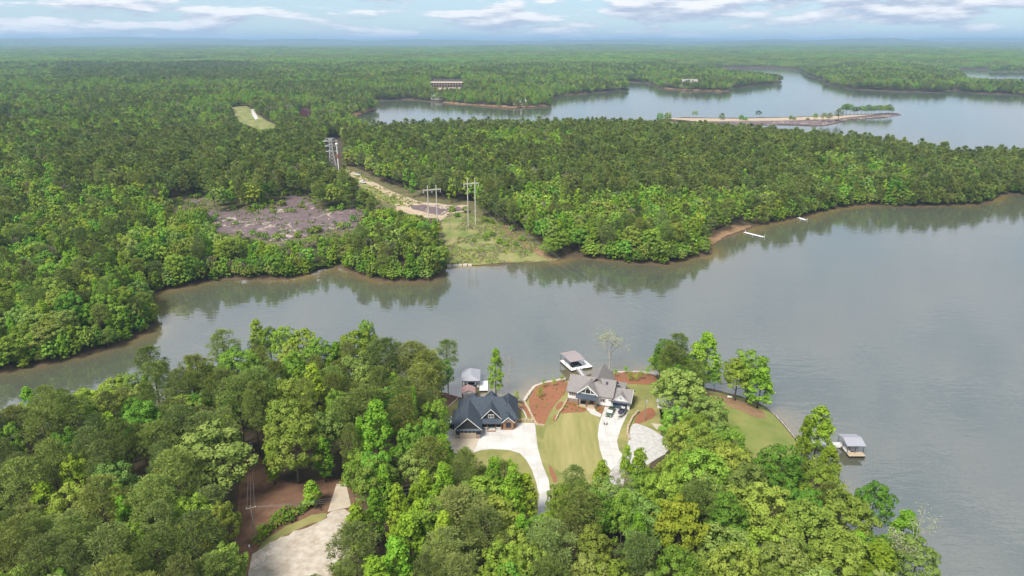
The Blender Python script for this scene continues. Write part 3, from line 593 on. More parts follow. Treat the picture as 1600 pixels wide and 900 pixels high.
# where the photograph shows open ground, water or roofs no wild tree may stand in the way
CLEAR = [[(690,604),(700,700),(730,712),(800,712),(822,745),(836,800),(858,800),(866,760),(915,750),(950,742),(985,750),(1046,712),(1050,690),(1028,670),(1036,600),(960,545),(860,545),(790,540),(720,570)],
         [(380,688),(400,688),(405,745),(430,770),(470,772),(518,752),(545,752),(552,795),(530,860),(510,905),(372,905),(362,850),(372,770)],
         [(1100,606),(1200,628),(1262,705),(1240,720),(1180,715),(1150,690),(1120,655)], [(1292,672),(1350,672),(1350,725),(1300,725)],
         OUTCROP, [(536,262),(560,266),(650,308),(740,318),(745,345),(690,345),(600,322)], GRASS, [(266,308),(325,306),(325,322),(268,322)], FIELD,
         [(240,505),(320,470),(690,450),(700,500),(600,498),(500,505),(380,490),(320,530),(250,540)], [(672,124),(722,124),(722,139),(676,139)],
         [(1108,366),(1170,350),(1178,360),(1110,392)], [(466,172),(486,172),(486,182),(466,182)], [(540,256),(575,268),(590,290),(560,292)], [(508,214),(534,214),(536,262),(512,258)]]
W2PX = FAR_N+FAR_S
def scatter(x0, x1, y0, y1, step, jit=.42):
    gx, gy = np.meshgrid(np.arange(x0, x1, step), np.arange(y0, y1, step)); gx[1::2] += step*.5
    gx = gx.ravel()+rng.uniform(-jit, jit, gx.size)*step; gy = gy.ravel()+rng.uniform(-jit, jit, gy.size)*step
    ok = (np.abs(gx) < .84*gy+40); return gx[ok], gy[ok]
OAKZ = [[(-400,300),(60,300),(330,330),(345,380),(560,385),(600,345),(700,345),(700,470),(0,470)], [(-400,390),(140,390),(260,450),(260,520),(-400,640)], [(780,335),(850,340),(1010,320),(1110,345),(1110,420),(860,420)], [(-400,168),(250,165),(400,195),(420,215),(300,225),(100,262),(-400,275)], [(1260,262),(1330,262),(1420,290),(1430,318),(1290,330)], [(1000,660),(1600,700),(1600,1000),(1010,1000)], [(320,500),(560,500),(560,620),(320,620)], [(540,770),(660,770),(660,905),(520,905)]]
def pick(x, y, z):
    px, py, dep = PIX(x, y, z+8)
    px0, py0, _ = PIX(x, y, z)
    f = .27+.60*sstep(.46, .61, fbm(x/42+4, y/42+8, 2))
    for i, p in enumerate(OAKZ):
        ins = pip(p, px0, py0); f = np.where(ins, np.array([.80, .66, .84, .72, .72, .88, .62, .8])[i], f)
    f = np.where((px0 > 90) & (px0 < 540) & (py0 > 232) & (py0 < 318), np.minimum(f, .13), f)
    f = np.where((px0 > 880) & (py0 < 330) & (py0 > 185) & ~pip(OAKZ[4], px0, py0), f*.35, f)
    r = rng.random(len(x)); r2 = rng.random(len(x)); k = np.empty(len(x), dtype=object)
    for i in range(len(x)):
        if r2[i] > .957 and dep[i] > 320: k[i] = 'dead'
        elif r[i] < f[i]:
            q = rng.random(); k[i] = 'oak' if q < .40 else 'olive' if q < .55 else 'pale' if q < .67 else 'yellow' if q < .72 else 'lime'
            if px0[i] > 1000 and py0[i] > 660: k[i] = 'olive' if q < .4 else 'pale' if q < .6 else 'oak' if q < .92 else 'lime'
        else: k[i] = 'pine' if rng.random() < .6 else 'pinegrey'
    return k
def blocked(x, y, z, Hh, Rr):
    bad = np.zeros(len(x), bool)
    for dx, f in ((0, 1.), (-.8, .7), (.8, .7), (0, .5), (-.5, .35), (.5, .35), (0, .1)):
        px, py, dep = PIX(x+dx*Rr, y, z+Hh*f)
        for p in CLEAR: bad |= pip(p, px, py)
    return bad
def wild(x0, x1, y0, y1, step, dmin, dens=1.0, scale=1.0):
    x, y = scatter(x0, x1, y0, y1, step)
    d = sdf(x, y); ok = d > dmin; x, y, d = x[ok], y[ok], d[ok]; z = height_from(x, y, d)
    k = pick(x, y, z); Hh = np.empty(len(x)); Rr = np.empty(len(x))
    for i in range(len(x)):
        f = FAM[k[i]]
        if f == 'oak': Hh[i] = rng.uniform(12.5, 18); Rr[i] = rng.uniform(4.0, 6.3)
        elif f == 'gum': Hh[i] = rng.uniform(13, 19); Rr[i] = rng.uniform(2.3, 3.4)
        elif f == 'pine': Hh[i] = rng.uniform(13, 22.5); Rr[i] = rng.uniform(2.5, 4.7)
        else: Hh[i] = rng.uniform(10, 17); Rr[i] = rng.uniform(1.8, 2.8)
    edge = d < 9
    Hh = np.where(edge, Hh*rng.uniform(.6, .95, len(x)), Hh)
    bad = blocked(x, y, z, Hh, Rr)
    # a lower tree may still stand there
    for f_ in (.68, .42, .22):
        b2 = bad & blocked(x, y, z, Hh*f_, Rr*(.25+.75*f_)); use2 = bad & ~b2; Hh = np.where(use2, Hh*f_, Hh); Rr = np.where(use2, Rr*(.25+.75*f_), Rr); bad = b2
    if y0 < 300:
        dm = np.hypot(x[:, None]-HA[None, :, 0], y[:, None]-HA[None, :, 1])-HA[None, :, 2]*.62
        bad |= dm.min(1) < Rr*.45
    pt = pip(SPIT, x, y); bad |= pt
    ok = ~bad
    return [(x[i], y[i], z[i], k[i], Hh[i], Rr[i]) for i in np.nonzero(ok)[0]]
W = wild(-260, 230, 88, 330, 6.6, 2.2)
W += wild(-560, 640, 330, 1000, 6.6, 1.6)
def shore_row():
    x = []; y = []
    pts = [P0(*p) for p in S_MID]; skip = lambda px: 694 < px < 905 or 1106 < px < 1172
    for p, a, c in zip(S_MID[:-1], pts[:-1], pts[1:]):
        if skip(p[0]): continue
        Ld = np.linalg.norm(c-a); u = (c-a)/Ld; nrm = np.array([-u[1], u[0]]); n = max(1, int(Ld/3.3))
        for i in range(n):
            for off in (1.5, 4.2):
                q = a+u*(Ld*(i+rng.random())/n)+nrm*(off+rng.uniform(-.5, 1.0)); x.append(q[0]); y.append(q[1])
    x = np.array(x); y = np.array(y); d = sdf(x, y); ok = (d > .5) & (d < 9) & (np.abs(x) < .84*y+40); x, y, d = x[ok], y[ok], d[ok]; z = height_from(x, y, d); out = []
    for i in range(len(x)):
        q = rng.random(); k = 'oak' if q < .42 else 'lime' if q < .66 else 'pale' if q < .78 else 'olive' if q < .9 else 'pine'
        px_ = PIX(x[i], y[i], z[i])[0]
        if px_ > 1120 and rng.random() < .5: k = 'pine'
        hh = rng.uniform(5, 11) if d[i] < 3.2 else rng.uniform(8, 14); out.append((x[i], y[i], z[i]-hh*.10, k, hh, rng.uniform(2.2, 3.6) if FAM[k] != 'gum' else rng.uniform(1.8, 2.6)))
    xs, ys, zs, hs, rs = (np.array([o_[j] for o_ in out]) for j in (0, 1, 2, 4, 5)); bad = blocked(xs, ys, zs, hs, rs)
    return [o_ for o_, b_ in zip(out, bad) if not b_]
W += shore_row()
print('wild', len(W))
# the largest 300 of each kind in view stand singly, the rest are one wood
def size_px(t_):
    px, py, dep = PIX(t_[0], t_[1], t_[2]+t_[4]*.8)
    if not (-25 < px < 1625 and -50 < py < 930): return 0
    return t_[5]/dep
W.sort(key=size_px, reverse=True)
cap = {'oak': 300, 'gum': 160, 'pine': 300, 'dead': 24}
for t_ in HERO: cap[FAM[t_[3]]] -= 1
LOOK = {'oak': 'rich green oak', 'olive': 'olive-green oak', 'pale': 'pale green oak', 'yellow': 'yellow-green oak', 'lime': 'bright lime sweetgum', 'pine': 'dark olive pine', 'pinegrey': 'grey-green pine', 'dead': 'leafless grey-brown tree'}
ZONES = [([(-400,640),(370,600),(375,1000),(-400,1000)], 'in the woods left of the brown clearing'), ([(200,490),(700,490),(700,760),(400,760),(380,690),(200,690)], 'on the point beside the dark-roofed house'),
         ([(-400,380),(252,380),(252,530),(-400,640)], 'on the left headland across the narrow channel'), ([(400,740),(900,740),(900,1000),(400,1000)], 'at the bottom, below the white driveway'),
         ([(900,660),(1700,640),(1700,1100),(900,1100)], 'in the woods on the near right shore'), ([(252,330),(480,330),(490,470),(230,470)], 'on the far bank below the rock outcrop'), ([(480,330),(700,330),(700,470),(480,470)], 'on the headland left of the grass clearing'),
         ([(780,330),(1115,330),(1115,430),(780,430)], 'on the headland right of the grass clearing'), ([(1100,280),(1700,280),(1700,400),(1100,400)], 'along the far bank at right'), ([(-400,200),(700,200),(700,400),(-400,400)], 'in the far forest left of the pylons'), ([(690,150),(1700,150),(1700,420),(690,420)], 'in the far forest right of the pylons')]
rest = []; chosen = {}
for t_ in W:
    f = FAM[t_[3]]
    if cap[f] > 0 and size_px(t_) > 0:
        cap[f] -= 1
        bx, by, _ = PIX(t_[0], t_[1], t_[2]); zl = 'among the near trees around the houses'
        for poly, ph in ZONES:
            if pip(poly, np.array([bx]), np.array([by]))[0]: zl = ph; break
        chosen.setdefault(LOOK[t_[3]]+' '+zl, []).append((bx, t_))
    else: rest.append(t_)
NTH = 'first second third fourth fifth sixth seventh eighth'.split(); NUM = 'one two three four five six seven eight'.split()
for lab, l_ in chosen.items():
    l_.sort(key=lambda q: q[0]); n = len(l_)
    grp = lab.replace('oak ', 'oaks ', 1).replace('pine ', 'pines ', 1).replace('sweetgum ', 'sweetgums ', 1).replace('tree ', 'trees ', 1)
    for i, (_, t_) in enumerate(l_):
        tree(t_[3], *t_[:3], t_[4], t_[5], lab if n == 1 or n > 8 else f'{lab}, {NTH[i]} of {NUM[n-1]} from left', grp)
for t_ in HERO: tree(t_[3], *t_[:3], t_[4], t_[5], t_[6], 'trees that stand out near the houses')

# coarser meshes for the wood that nobody could count
def lodset(fn, m, seeds, **k):
    o = []
    for s in seeds:
        V, F, rg, cl = fn(s, **k)
        o.append(bpy.data.objects.new('tree_source', finish('tree_source', V, F, LM[m], rg, cl)))
    return o
LOD = {}
for m in ('oak', 'olive', 'pale', 'yellow'): LOD[m] = lodset(oak_crown, m, (11, 12), K=42, n=11, sz=.95)
LOD['lime'] = lodset(gum_crown, 'lime', (21, 22), K=40, n=9, sz=.80)
for m in ('pine', 'pinegrey'): LOD[m] = lodset(pine_crown, m, (31, 32), K=60, n=12, ln=1.25, wd=.26)
LOD['dead'] = lodset(pine_crown, 'dead', (41,), K=40, n=8, ln=1.6, wd=.07)
def scatter_object(name, label, cat, recs, sources):
    """recs: (x, y, z, source index, rotation, sx, sz): geometry nodes put a source at each point"""
    A = np.array(recs, float); me = bpy.data.meshes.new(name); me.vertices.add(len(A)); me.vertices.foreach_set('co', A[:, :3].astype(np.float32).ravel())
    for nm, c in (('src', 3), ('rot', 4)):
        a = me.attributes.new(nm, 'FLOAT', 'POINT'); a.data.foreach_set('value', A[:, c].astype(np.float32))
    a = me.attributes.new('siz', 'FLOAT_VECTOR', 'POINT'); a.data.foreach_set('vector', A[:, [5, 5, 6]].astype(np.float32).ravel())
    o = link(name, me, kind='stuff'); tag(o, label, cat)
    g = bpy.data.node_groups.new(name, 'GeometryNodeTree')
    g.interface.new_socket('Geometry', in_out='INPUT', socket_type='NodeSocketGeometry'); g.interface.new_socket('Geometry', in_out='OUTPUT', socket_type='NodeSocketGeometry')
    gi = N('NodeGroupInput', g); go = N('NodeGroupOutput', g); jn = N('GeometryNodeJoinGeometry', g); L(jn.outputs[0], go.inputs[0], g)
    def attr(nm, ty):
        n = N('GeometryNodeInputNamedAttribute', g, data_type=ty); n.inputs['Name'].default_value = nm; return n.outputs['Attribute']
    asrc, arot, asz = attr('src', 'FLOAT'), attr('rot', 'FLOAT'), attr('siz', 'FLOAT_VECTOR')
    cx = N('ShaderNodeCombineXYZ', g); L(arot, cx.inputs[2], g)
    er = N('FunctionNodeEulerToRotation', g); L(cx.outputs[0], er.inputs[0], g)
    for i, so in enumerate(sources):
        cmp_ = N('FunctionNodeCompare', g, data_type='FLOAT', operation='EQUAL'); cmp_.inputs[1].default_value = i; cmp_.inputs['Epsilon'].default_value = .2; L(asrc, cmp_.inputs[0], g)
        oi = N('GeometryNodeObjectInfo', g); oi.inputs[0].default_value = so; oi.inputs['As Instance'].default_value = True
        ip = N('GeometryNodeInstanceOnPoints', g); L(gi.outputs[0], ip.inputs['Points'], g); L(cmp_.outputs[0], ip.inputs['Selection'], g); L(oi.outputs['Geometry'], ip.inputs['Instance'], g)
        L(er.outputs[0], ip.inputs['Rotation'], g); L(asz, ip.inputs['Scale'], g); L(ip.outputs[0], jn.inputs[0], g)
    md = o.modifiers.new('scatter', 'NODES'); md.node_group = g
    return o
srcs = []; sidx = {}
for m, l_ in LOD.items():
    sidx[m] = list(range(len(srcs), len(srcs)+len(l_))); srcs += l_
recs = [(t_[0], t_[1], t_[2]-.2, random.choice(sidx[t_[3]]), random.uniform(0, 6.28), t_[5]/BASER[t_[3]], t_[4]/BASEH[t_[3]]) for t_ in rest]
scatter_object('middle_forest', 'mixed pine and oak forest covering the land across the water', 'forest', recs, srcs)
# farther: 1.0 to 2.6 km single trees, then patches
def fartrees(y0, y1, step, hm=1.0):
    x, y = scatter(-.84*y1-40, .84*y1+40, y0, y1, step)
    d = sdf(x, y); ok = (d > .5) & ~pip(SPIT, x, y); x, y, d = x[ok], y[ok], d[ok]; z = height_from(x, y, d)*.9
    bad = blocked(x, y, z, np.full(len(x), 14.), np.full(len(x), 4.))
    x, y, z = x[~bad], y[~bad], z[~bad]
    f = .22+.70*sstep(.44, .58, fbm(x/95+40, y/95+11, 3)); px, py, _ = PIX(x, y, z)
    f = np.where((px > 60+60*fbm(x/90, y/90)) & (px < 390) & (py > 90) & (py < 132), .06, f)
    out = []
    for i in range(len(x)):
        if rng.random() < .015: m = 'dead'
        elif rng.random() < f[i]: m = ('oak', 'lime', 'pale', 'olive')[min(3, int(rng.random()**1.15*4))]
        else: m = 'pine' if rng.random() < .5 else 'pinegrey'
        hh = rng.uniform(10, 20)*hm; r_ = rng.uniform(3.2, 5.2)*hm*(step/8.5 if step > 8.5 else 1)
        out.append((x[i], y[i], z[i]-.2, random.choice(sidx[m]), random.uniform(0, 6.28), r_/BASER[m], hh/BASEH[m]))
    return out
recs = fartrees(1000, 1700, 8.2)+fartrees(1700, 3000, 11.5, 1.05)
print('far', len(recs))
scatter_object('far_forest', 'hazy forest around the far lake', 'forest', recs, srcs)
# 3 km and beyond: patches of wood
def patch(seed, frac, step=9.5, n=5):
    rg = np.random.default_rng(seed); Vs = {}; 
    for i in range(n):
        for j in range(n):
            x = (i-(n-1)/2+rg.uniform(-.4, .4))*step; y = (j-(n-1)/2+rg.uniform(-.4, .4))*step
            m = 'oak' if rg.random() < frac else 'pine'
            k = 34; d = unit(rg.normal(size=(k, 3))+np.array([0, 0, .5])); R_ = rg.uniform(3.8, 5.6); hh = rg.uniform(12, 18)
            c = np.array([x, y, hh*.62])+d*np.array([R_, R_, hh*.38])
            V, F = quads(c, unit(d+rg.normal(0, .4, d.shape)+np.array([0, 0, .3])), rg.uniform(.9, 1.5, k), .85, rg)
            Vs.setdefault(m, []).append(V)
    V = np.concatenate([v for m in Vs for v in Vs[m]]); F = np.arange(len(V)).reshape(-1, 4)
    mi_ = np.concatenate([np.full(len(v)//4, k_) for k_, m in enumerate(Vs) for v in Vs[m]]).astype(np.int32)
    me = finish('wood_patch', V, F, None, rg, rg.random(len(F)))
    for m in Vs: me.materials.append(LM['oak' if m == 'oak' else 'pine'])
    me.polygons.foreach_set('material_index', mi_)
    return bpy.data.objects.new('wood_patch', me)
patches = [patch(i, f) for i, f in enumerate((.1, .15, .5, .55, .85, .9))]
def farpatches(y0, y1, step):
    x, y = scatter(-.84*y1-40, .84*y1+40, y0, y1, step)
    d = sdf(x, y); ok = d > step*.45; x, y, d = x[ok], y[ok], d[ok]; z = height_from(x, y, d)
    v = fbm(x/420+3, y/420+60, 3); sc = step/44
    field = fbm(x/500+80, y/240+31, 2) > .70
    q = np.clip((v-.32)/.36*3, 0, 2.99).astype(int)
    return [(x[i], y[i], z[i]-.3, q[i]*2+random.randint(0, 1), random.choice((0, 1.57, 3.14, 4.71))+random.uniform(-.3, .3), sc, 1.1) for i in range(len(x)) if not field[i]]
recs = farpatches(3000, 6000, 46)+farpatches(6000, 11000, 78)
print('patches', len(recs))
scatter_object('distant_forest', 'blue-green woods rolling away toward the horizon', 'forest', recs, patches)
# beyond that the canopy is one uneven skin
tq = np.linspace(R(-46), R(46), 620); rq = np.geomspace(9500, 44000, 150)
A, B = np.meshgrid(tq, rq); X = (B*np.sin(A)).ravel(); Y = (B*np.cos(A)).ravel()
Z = height_from(X, Y, np.full(X.shape, 900.))+rng.uniform(9, 17, X.shape)+5*fbm(X/150, Y/150)
M_can = mat('distant_canopy', (.050,.075,.028), .95, col2=(.105,.135,.045), scale=.0035, bump=.8, bscale=.05)
o = link('horizon_forest', mesh_np('horizon_forest', np.stack([X, Y, Z], 1), gridfaces(150, 620), M_can, False), kind='stuff'); tag(o, 'unbroken forest canopy on the horizon hills', 'forest')

# ------------------------------------------------------------------ houses
M_roof1 = mat('charcoal_shingle', (.058,.072,.090), .85, var=.3, scale=2.5, bump=.4, bscale=9, spec=.2)
M_metal1 = mat('dark_metal_roof', (.075,.092,.115), .45, var=.12, scale=1.0, metal=.3)
M_roof2 = mat('weathered_shingle', (.150,.135,.128), .9, col2=(.31,.285,.27), scale=3.0, bump=.4, bscale=9, spec=.2)
M_white = mat('white_siding', (.70,.69,.68), .6, var=.05, scale=1.0)
M_trim = mat('white_trim', (.80,.79,.77), .55, var=.04, scale=2)
M_dark = mat('dark_siding', (.030,.030,.032), .7, var=.2, scale=3)
M_brick = mat('brown_brick', (.20,.105,.060), .9, col2=(.34,.20,.12), scale=4, bump=.5, bscale=10)
M_fstone = mat('field_stone', (.16,.12,.10), .9, col2=(.36,.29,.25), scale=2.6, bump=.8, bscale=5)
M_glass = mat('window_glass', (.020,.026,.034), .12, var=.2, scale=1, spec=.45)
M_beige = mat('beige_panel', (.42,.35,.27), .6, var=.06, scale=1)
M_wood = mat('brown_timber', (.17,.085,.045), .75, var=.25, scale=3, stretch=(1, 1, 4))
M_deck = mat('bleached_deck', (.55,.52,.48), .85, var=.12, scale=2, stretch=(1, 6, 1))
M_gdoor = mat('blue_grey_door', (.060,.085,.115), .35, var=.2, scale=1)
M_black = mat('black_rubber', (.018,.018,.019), .7, var=.2, scale=3)
def gable(axis, a0, a1, b0, b1, ze, zr, m, parent, th=.22, name='roof'):
    mid = (b0+b1)/2
    return MB().extr([(b0, ze), (b0, ze-th), (mid, zr-th), (b1, ze-th), (b1, ze), (mid, zr)], axis, a0, a1).build(name, m, parent)
def hip(x0, x1, y0, y1, ze, zr, rx0, rx1, ry0, ry1, m, parent, name='roof'):
    b = MB().add([(x0,y0,ze),(x1,y0,ze),(x1,y1,ze),(x0,y1,ze),(rx0,ry0,zr),(rx1,ry1,zr),(x0,y0,ze-.2),(x1,y0,ze-.2),(x1,y1,ze-.2),(x0,y1,ze-.2)],
      [(0,1,5,4),(2,3,4,5),(3,0,4),(1,2,5),(6,7,1,0),(7,8,2,1),(8,9,3,2),(9,6,0,3),(9,8,7,6)] if abs(rx1-rx0) >= abs(ry1-ry0) else [(0,1,4),(1,2,5,4),(2,3,5),(3,0,4,5),(6,7,1,0),(7,8,2,1),(8,9,3,2),(9,6,0,3),(9,8,7,6)])
    return b.build(name, m, parent)
def gwall(axis, a0, a1, b0, b1, z0, zr, m, parent, name='gable_wall'):
    return MB().extr([(b0, z0), (b1, z0), ((b0+b1)/2, zr)], axis, a0, a1).build(name, m, parent)
def window(parent, x0, x1, z0, z1, y, m=M_trim, cols=2, rows=1, t=.09):
    b = MB(); b.box(x0-t, x1+t, y-.10, y-.002, z0-t, z0); b.box(x0-t, x1+t, y-.10, y-.002, z1, z1+t); b.box(x0-t, x0, y-.10, y-.002, z0, z1); b.box(x1, x1+t, y-.10, y-.002, z0, z1)
    for i in range(1, cols): xx = x0+(x1-x0)*i/cols; b.box(xx-.04, xx+.04, y-.085, y-.004, z0, z1)
    f = b.build('window', m, parent)
    for i in range(cols):
        xa = x0+(x1-x0)*i/cols+(.04 if i else 0); xb = x0+(x1-x0)*(i+1)/cols-(.04 if i < cols-1 else 0)
        MB().box(xa, xb, y-.05, y-.006, z0, z1).build('pane', M_glass, f)
    return f
def rake(axis, a, b0, b1, ze, zr, m, parent, w_=.22, th=.06):
    mid = (b0+b1)/2
    return MB().extr([(b0, ze), (b0, ze-w_), (mid, zr-w_), (b1, ze-w_), (b1, ze), (mid, zr)], axis, a-th, a).build('fascia', m, parent)
def garage_door(parent, x0, x1, z0, z1, y, m, glass=True):
    d = MB().box(x0, x1, y-.04, y+.04, z0, z1).build('garage_door', m, parent)
    n = 4; hh = (z1-z0)/4
    for r_ in range(4):
        for c in range(n):
            xa = x0+(x1-x0)*c/n+.10; xb = x0+(x1-x0)*(c+1)/n-.10
            MB().box(xa, xb, y-.075, y-.042, z0+hh*r_+.08, z0+hh*(r_+1)-.08).build('door_panel' if r_ < 3 or not glass else 'pane', M_glass if (r_ == 3 and glass) else m, d)
    return d
gx, gy, gz = G(712.5, 686); 
h1 = thing('dark_roofed_house', 'house with charcoal hipped roof, brown brick and beige garage door', 'house', (gx, gy, gz+.17), R(0.5))
b = MB(); b.box(0, 7.3, 0, 11, -.4, 3.4); b.box(-1.3, 0, 4.5, 11.5, -.4, 2.6); b.box(.3, 18.3, 6.6, 18, -.4, 2.98); b.build('wall', M_dark, h1)
b = MB(); b.box(14.2, 17.4, 4.7, 6.7, -.4, 2.96); b.box(17.3, 18.36, 6.0, 9, -.4, 2.5); b.box(13.4, 14.3, 5.6, 6.7, -.4, 2.9); b.build('brick_bay', M_brick, h1)
gable('y', -.45, 11.2, -.5, 7.8, 3.2, 7.1, M_roof1, h1); gwall('y', -.04, .2, .05, 7.25, 3.35, 6.65, M_dark, h1); rake('y', -.46, -.56, 7.86, 3.23, 7.2, M_trim, h1)
MB().extr([(-.6, 2.98), (.0, 3.4), (.0, 3.25), (-.6, 2.86)], 'x', -.1, 7.4).build('pent_roof', M_metal1, h1)
hip(-1.7, 4, 4.1, 12, 2.5, 4.8, .4, .4, 6.8, 9.4, M_roof1, h1)
hip(-.3, 18.9, 5.9, 18.7, 2.92, 7.55, 4.6, 13.9, 12.2, 12.2, M_roof1, h1)
hip(12.9, 18.95, 6.5, 19.2, 2.90, 6.6, 15.9, 15.9, 9.6, 16.2, M_roof1, h1)
hip(7.2, 13.6, 11.3, 18.9, 2.95, 8.15, 10.4, 10.4, 14.8, 15.0, M_roof1, h1); hip(1.2, 7.8, 10.5, 18.4, 2.94, 7.5, 5.2, 5.2, 14, 14.6, M_roof1, h1)
gable('y', 5.4, 11.5, 7.3, 13.7, 3.45, 6.75, M_roof1, h1); gwall('y', 5.75, 6.0, 7.7, 13.3, 3.2, 6.25, M_dark, h1); rake('y', 5.39, 7.24, 13.76, 3.48, 6.86, M_trim, h1)
window(h1, 9.7, 11.3, 3.75, 4.75, 5.74, M_trim, 3)
MB().extr([(3.9, 2.75), (6.2, 3.62), (6.2, 3.48), (3.9, 2.6)], 'x', 7.35, 13.75).build('porch_roof', M_metal1, h1)
gable('y', 4.25, 9, 13.85, 17.75, 2.8, 4.6, M_roof1, h1); gwall('y', 4.6, 4.8, 14.2, 17.4, 2.94, 4.3, M_fstone, h1); rake('y', 4.24, 13.8, 17.8, 2.83, 4.7, M_trim, h1)
window(h1, 15.1, 16.5, 1.0, 2.5, 4.69, M_dark, 2)
for xa, xb in ((0, 1.15), (6.15, 7.3)): MB().box(xa-.06, xb+.06, -.12, .5, -.4, 1.35).build('stone_pier', M_fstone, h1); 
garage_door(h1, 1.25, 6.05, 0, 2.65, -.05, M_beige)
MB().box(7.35, 13.85, 4.2, 6.7, -.4, .32).build('porch_floor', M_conc, h1)
for xa in (7.5, 9.3, 11.8, 13.45): MB().box(xa, xa+.25, 4.3, 4.55, .3, 2.75).build('porch_post', M_wood, h1)
for xa, xb in ((7.75, 9.3), (12.05, 13.45)): MB().box(xa, xb, 4.36, 4.46, 1.0, 1.1).box(xa, xb, 4.36, 4.46, .55, .62).build('railing', M_trim, h1)
MB().box(9.6, 11.7, 6.5, 6.62, .32, 2.5).build('front_door', M_gdoor, h1); MB().box(9.3, 12.0, 3.6, 4.2, -.4, .16).build('step', M_brick, h1)
window(h1, 7.8, 9.0, 1.0, 2.3, 6.59, M_trim, 2); window(h1, 12.2, 13.2, 1.0, 2.3, 6.59, M_trim, 2)
cx_, cy_, cz_ = G(704, 668); ct = thing('golf_cart', 'small dark golf cart with white top beside the garage', 'golf cart', (cx_, cy_, cz_+.2), R(90))
MB().box(-1.15, 1.15, -.55, .55, .25, .55).build('chassis', M_black, ct); MB().box(-.5, .1, -.5, .5, .55, .85).box(-.6, -.45, -.5, .5, .85, 1.25).build('seat', M_dark, ct); MB().extr([(.5, .55), (1.15, .55), (1.1, .8), (.55, 1.0)], 'y', -.5, .5).build('cowl', M_black, ct)
MB().box(-.8, .75, -.58, .58, 1.80, 1.86).build('canopy', M_trim, ct)
for sx in (-.72, .62):
    for sy in (-.52, .52): MB().tube([(sx, sy, .5), (sx, sy, 1.8)], .03, 5).build('post', M_black, ct); MB().tube([(sx, sy-.08, .24), (sx, sy+.08, .24)], .24, 10).build('wheel', M_black, ct)

ax, ay, az = G(887, 627); bx_, by_, _ = G(983, 642.6); RZ2 = math.atan2(by_-ay, bx_-ax); L2 = math.hypot(bx_-ax, by_-ay); k2 = L2/20.5
h2 = thing('white_house', 'white house with grey shingle gables, stone base and open porch', 'house', (ax, ay, az+.17), RZ2, None, (k2, k2, k2))
b = MB(); b.box(0, 14.7, 0, 9.6, -.4, 4.0); b.box(14.6, 20.5, .35, 8.0, -.4, 2.9); b.box(6.0, 12.2, 8, 13.8, -.4, 4.1); b.build('wall', M_white, h2)
b = MB(); b.box(-.08, 3.9, -.08, .4, -.4, 1.25); b.box(-.08, .4, -.08, 9.6, -.4, 1.2); b.box(9.8, 14.5, -.06, .3, -.4, .55); b.box(20.2, 20.58, .3, 8.05, -.4, .5); b.build('stone_base', M_fstone, h2)
gable('x', -.5, 15.2, -.55, 10.2, 3.95, 7.7, M_roof2, h2); gwall('x', .05, .3, .1, 9.5, 4.0, 7.2, M_white, h2)
gable('x', 13.6, 21.0, -.2, 8.6, 2.8, 5.55, M_roof2, h2); gwall('x', 20.28, 20.52, .38, 7.98, 2.88, 5.15, M_white, h2)
MB().extr([(-.24, 2.84), (-.24, 2.6), (4.2, 5.36), (8.64, 2.6), (8.64, 2.84), (4.2, 5.62)], 'x', 21.0, 21.06).build('fascia', M_trim, h2)
gable('y', 3.0, 14.4, 4.9, 13.1, 3.9, 8.6, M_roof2, h2)
gable('y', -1.5, 6.2, 3.4, 10.4, 4.35, 7.5, M_roof2, h2); gwall('y', -.95, -.7, 3.8, 10.0, 4.15, 7.1, M_white, h2); rake('y', -1.51, 3.35, 10.45, 4.38, 7.61, M_trim, h2, .34)
g = MB(); g.extr([(6.15, 4.5), (7.65, 4.5), (7.65, 5.6), (6.9, 6.3), (6.15, 5.6)], 'y', -1.02, -.96); w_ = g.build('gable_window', M_glass, h2)
for pr in ([(4.75, 4.6), (5.9, 4.6), (5.9, 5.7)], [(7.9, 4.6), (9.05, 4.6), (7.9, 5.7)]): MB().extr(pr, 'y', -1.02, -.96).build('gable_window', M_glass, h2)
MB().extr([(-3.0, 3.35), (-.7, 4.3), (-.7, 4.17), (-3.0, 3.2)], 'x', 3.3, 10.5).build('porch_roof', M_metal1, h2)
MB().box(3.9, 9.9, -2.7, 0, -.4, .45).build('porch_floor', M_stone, h2)
for xa in (4.0, 6.7, 9.55): MB().box(xa, xa+.28, -2.6, -2.32, .45, 3.3).build('porch_post', M_wood, h2)
MB().box(7.4, 8.9, -.10, -.01, .45, 2.6).build('front_door', M_wood, h2)
b = MB().box(4.7, 6.5, -1.6, -.9, .8, .95).box(4.7, 6.5, -1.0, -.88, .95, 1.5)
for xx in (4.75, 6.35):
    b.box(xx, xx+.1, -1.58, -1.48, .44, .8); b.box(xx, xx+.1, -1.0, -.9, .44, .8)
bo = b.build('porch_bench', M_dark, None); bo.location = h2.location; bo.rotation_euler = h2.rotation_euler; bo.scale = h2.scale; tag(bo, 'dark bench on the porch of the white house', 'bench')
M_red = mat('red_brown_shutter', (.12,.035,.028), .6, var=.1, scale=2)
for xa, z0_, z1_ in ((.75, 2.4, 3.5), (2.55, 2.4, 3.5), (11.2, 1.7, 3.0)):
    window(h2, xa, xa+1.0, z0_, z1_, -.005, M_trim, 2)
    for s in (-.36, 1.08): MB().box(xa+s, xa+s+.28, -.07, -.003, z0_-.05, z1_+.05).build('shutter', M_red, h2)
MB().extr([(-.75, 2.62), (.34, 3.02), (.34, 2.86), (-.75, 2.48)], 'x', 14.5, 20.6).build('pent_roof', M_metal1, h2)
gable('y', -.05, 4.4, 15.2, 19.9, 3.1, 5.1, M_roof2, h2); gwall('y', .12, .34, 15.5, 19.6, 3.0, 4.8, M_white, h2); rake('y', -.06, 15.15, 19.95, 3.13, 5.2, M_trim, h2)
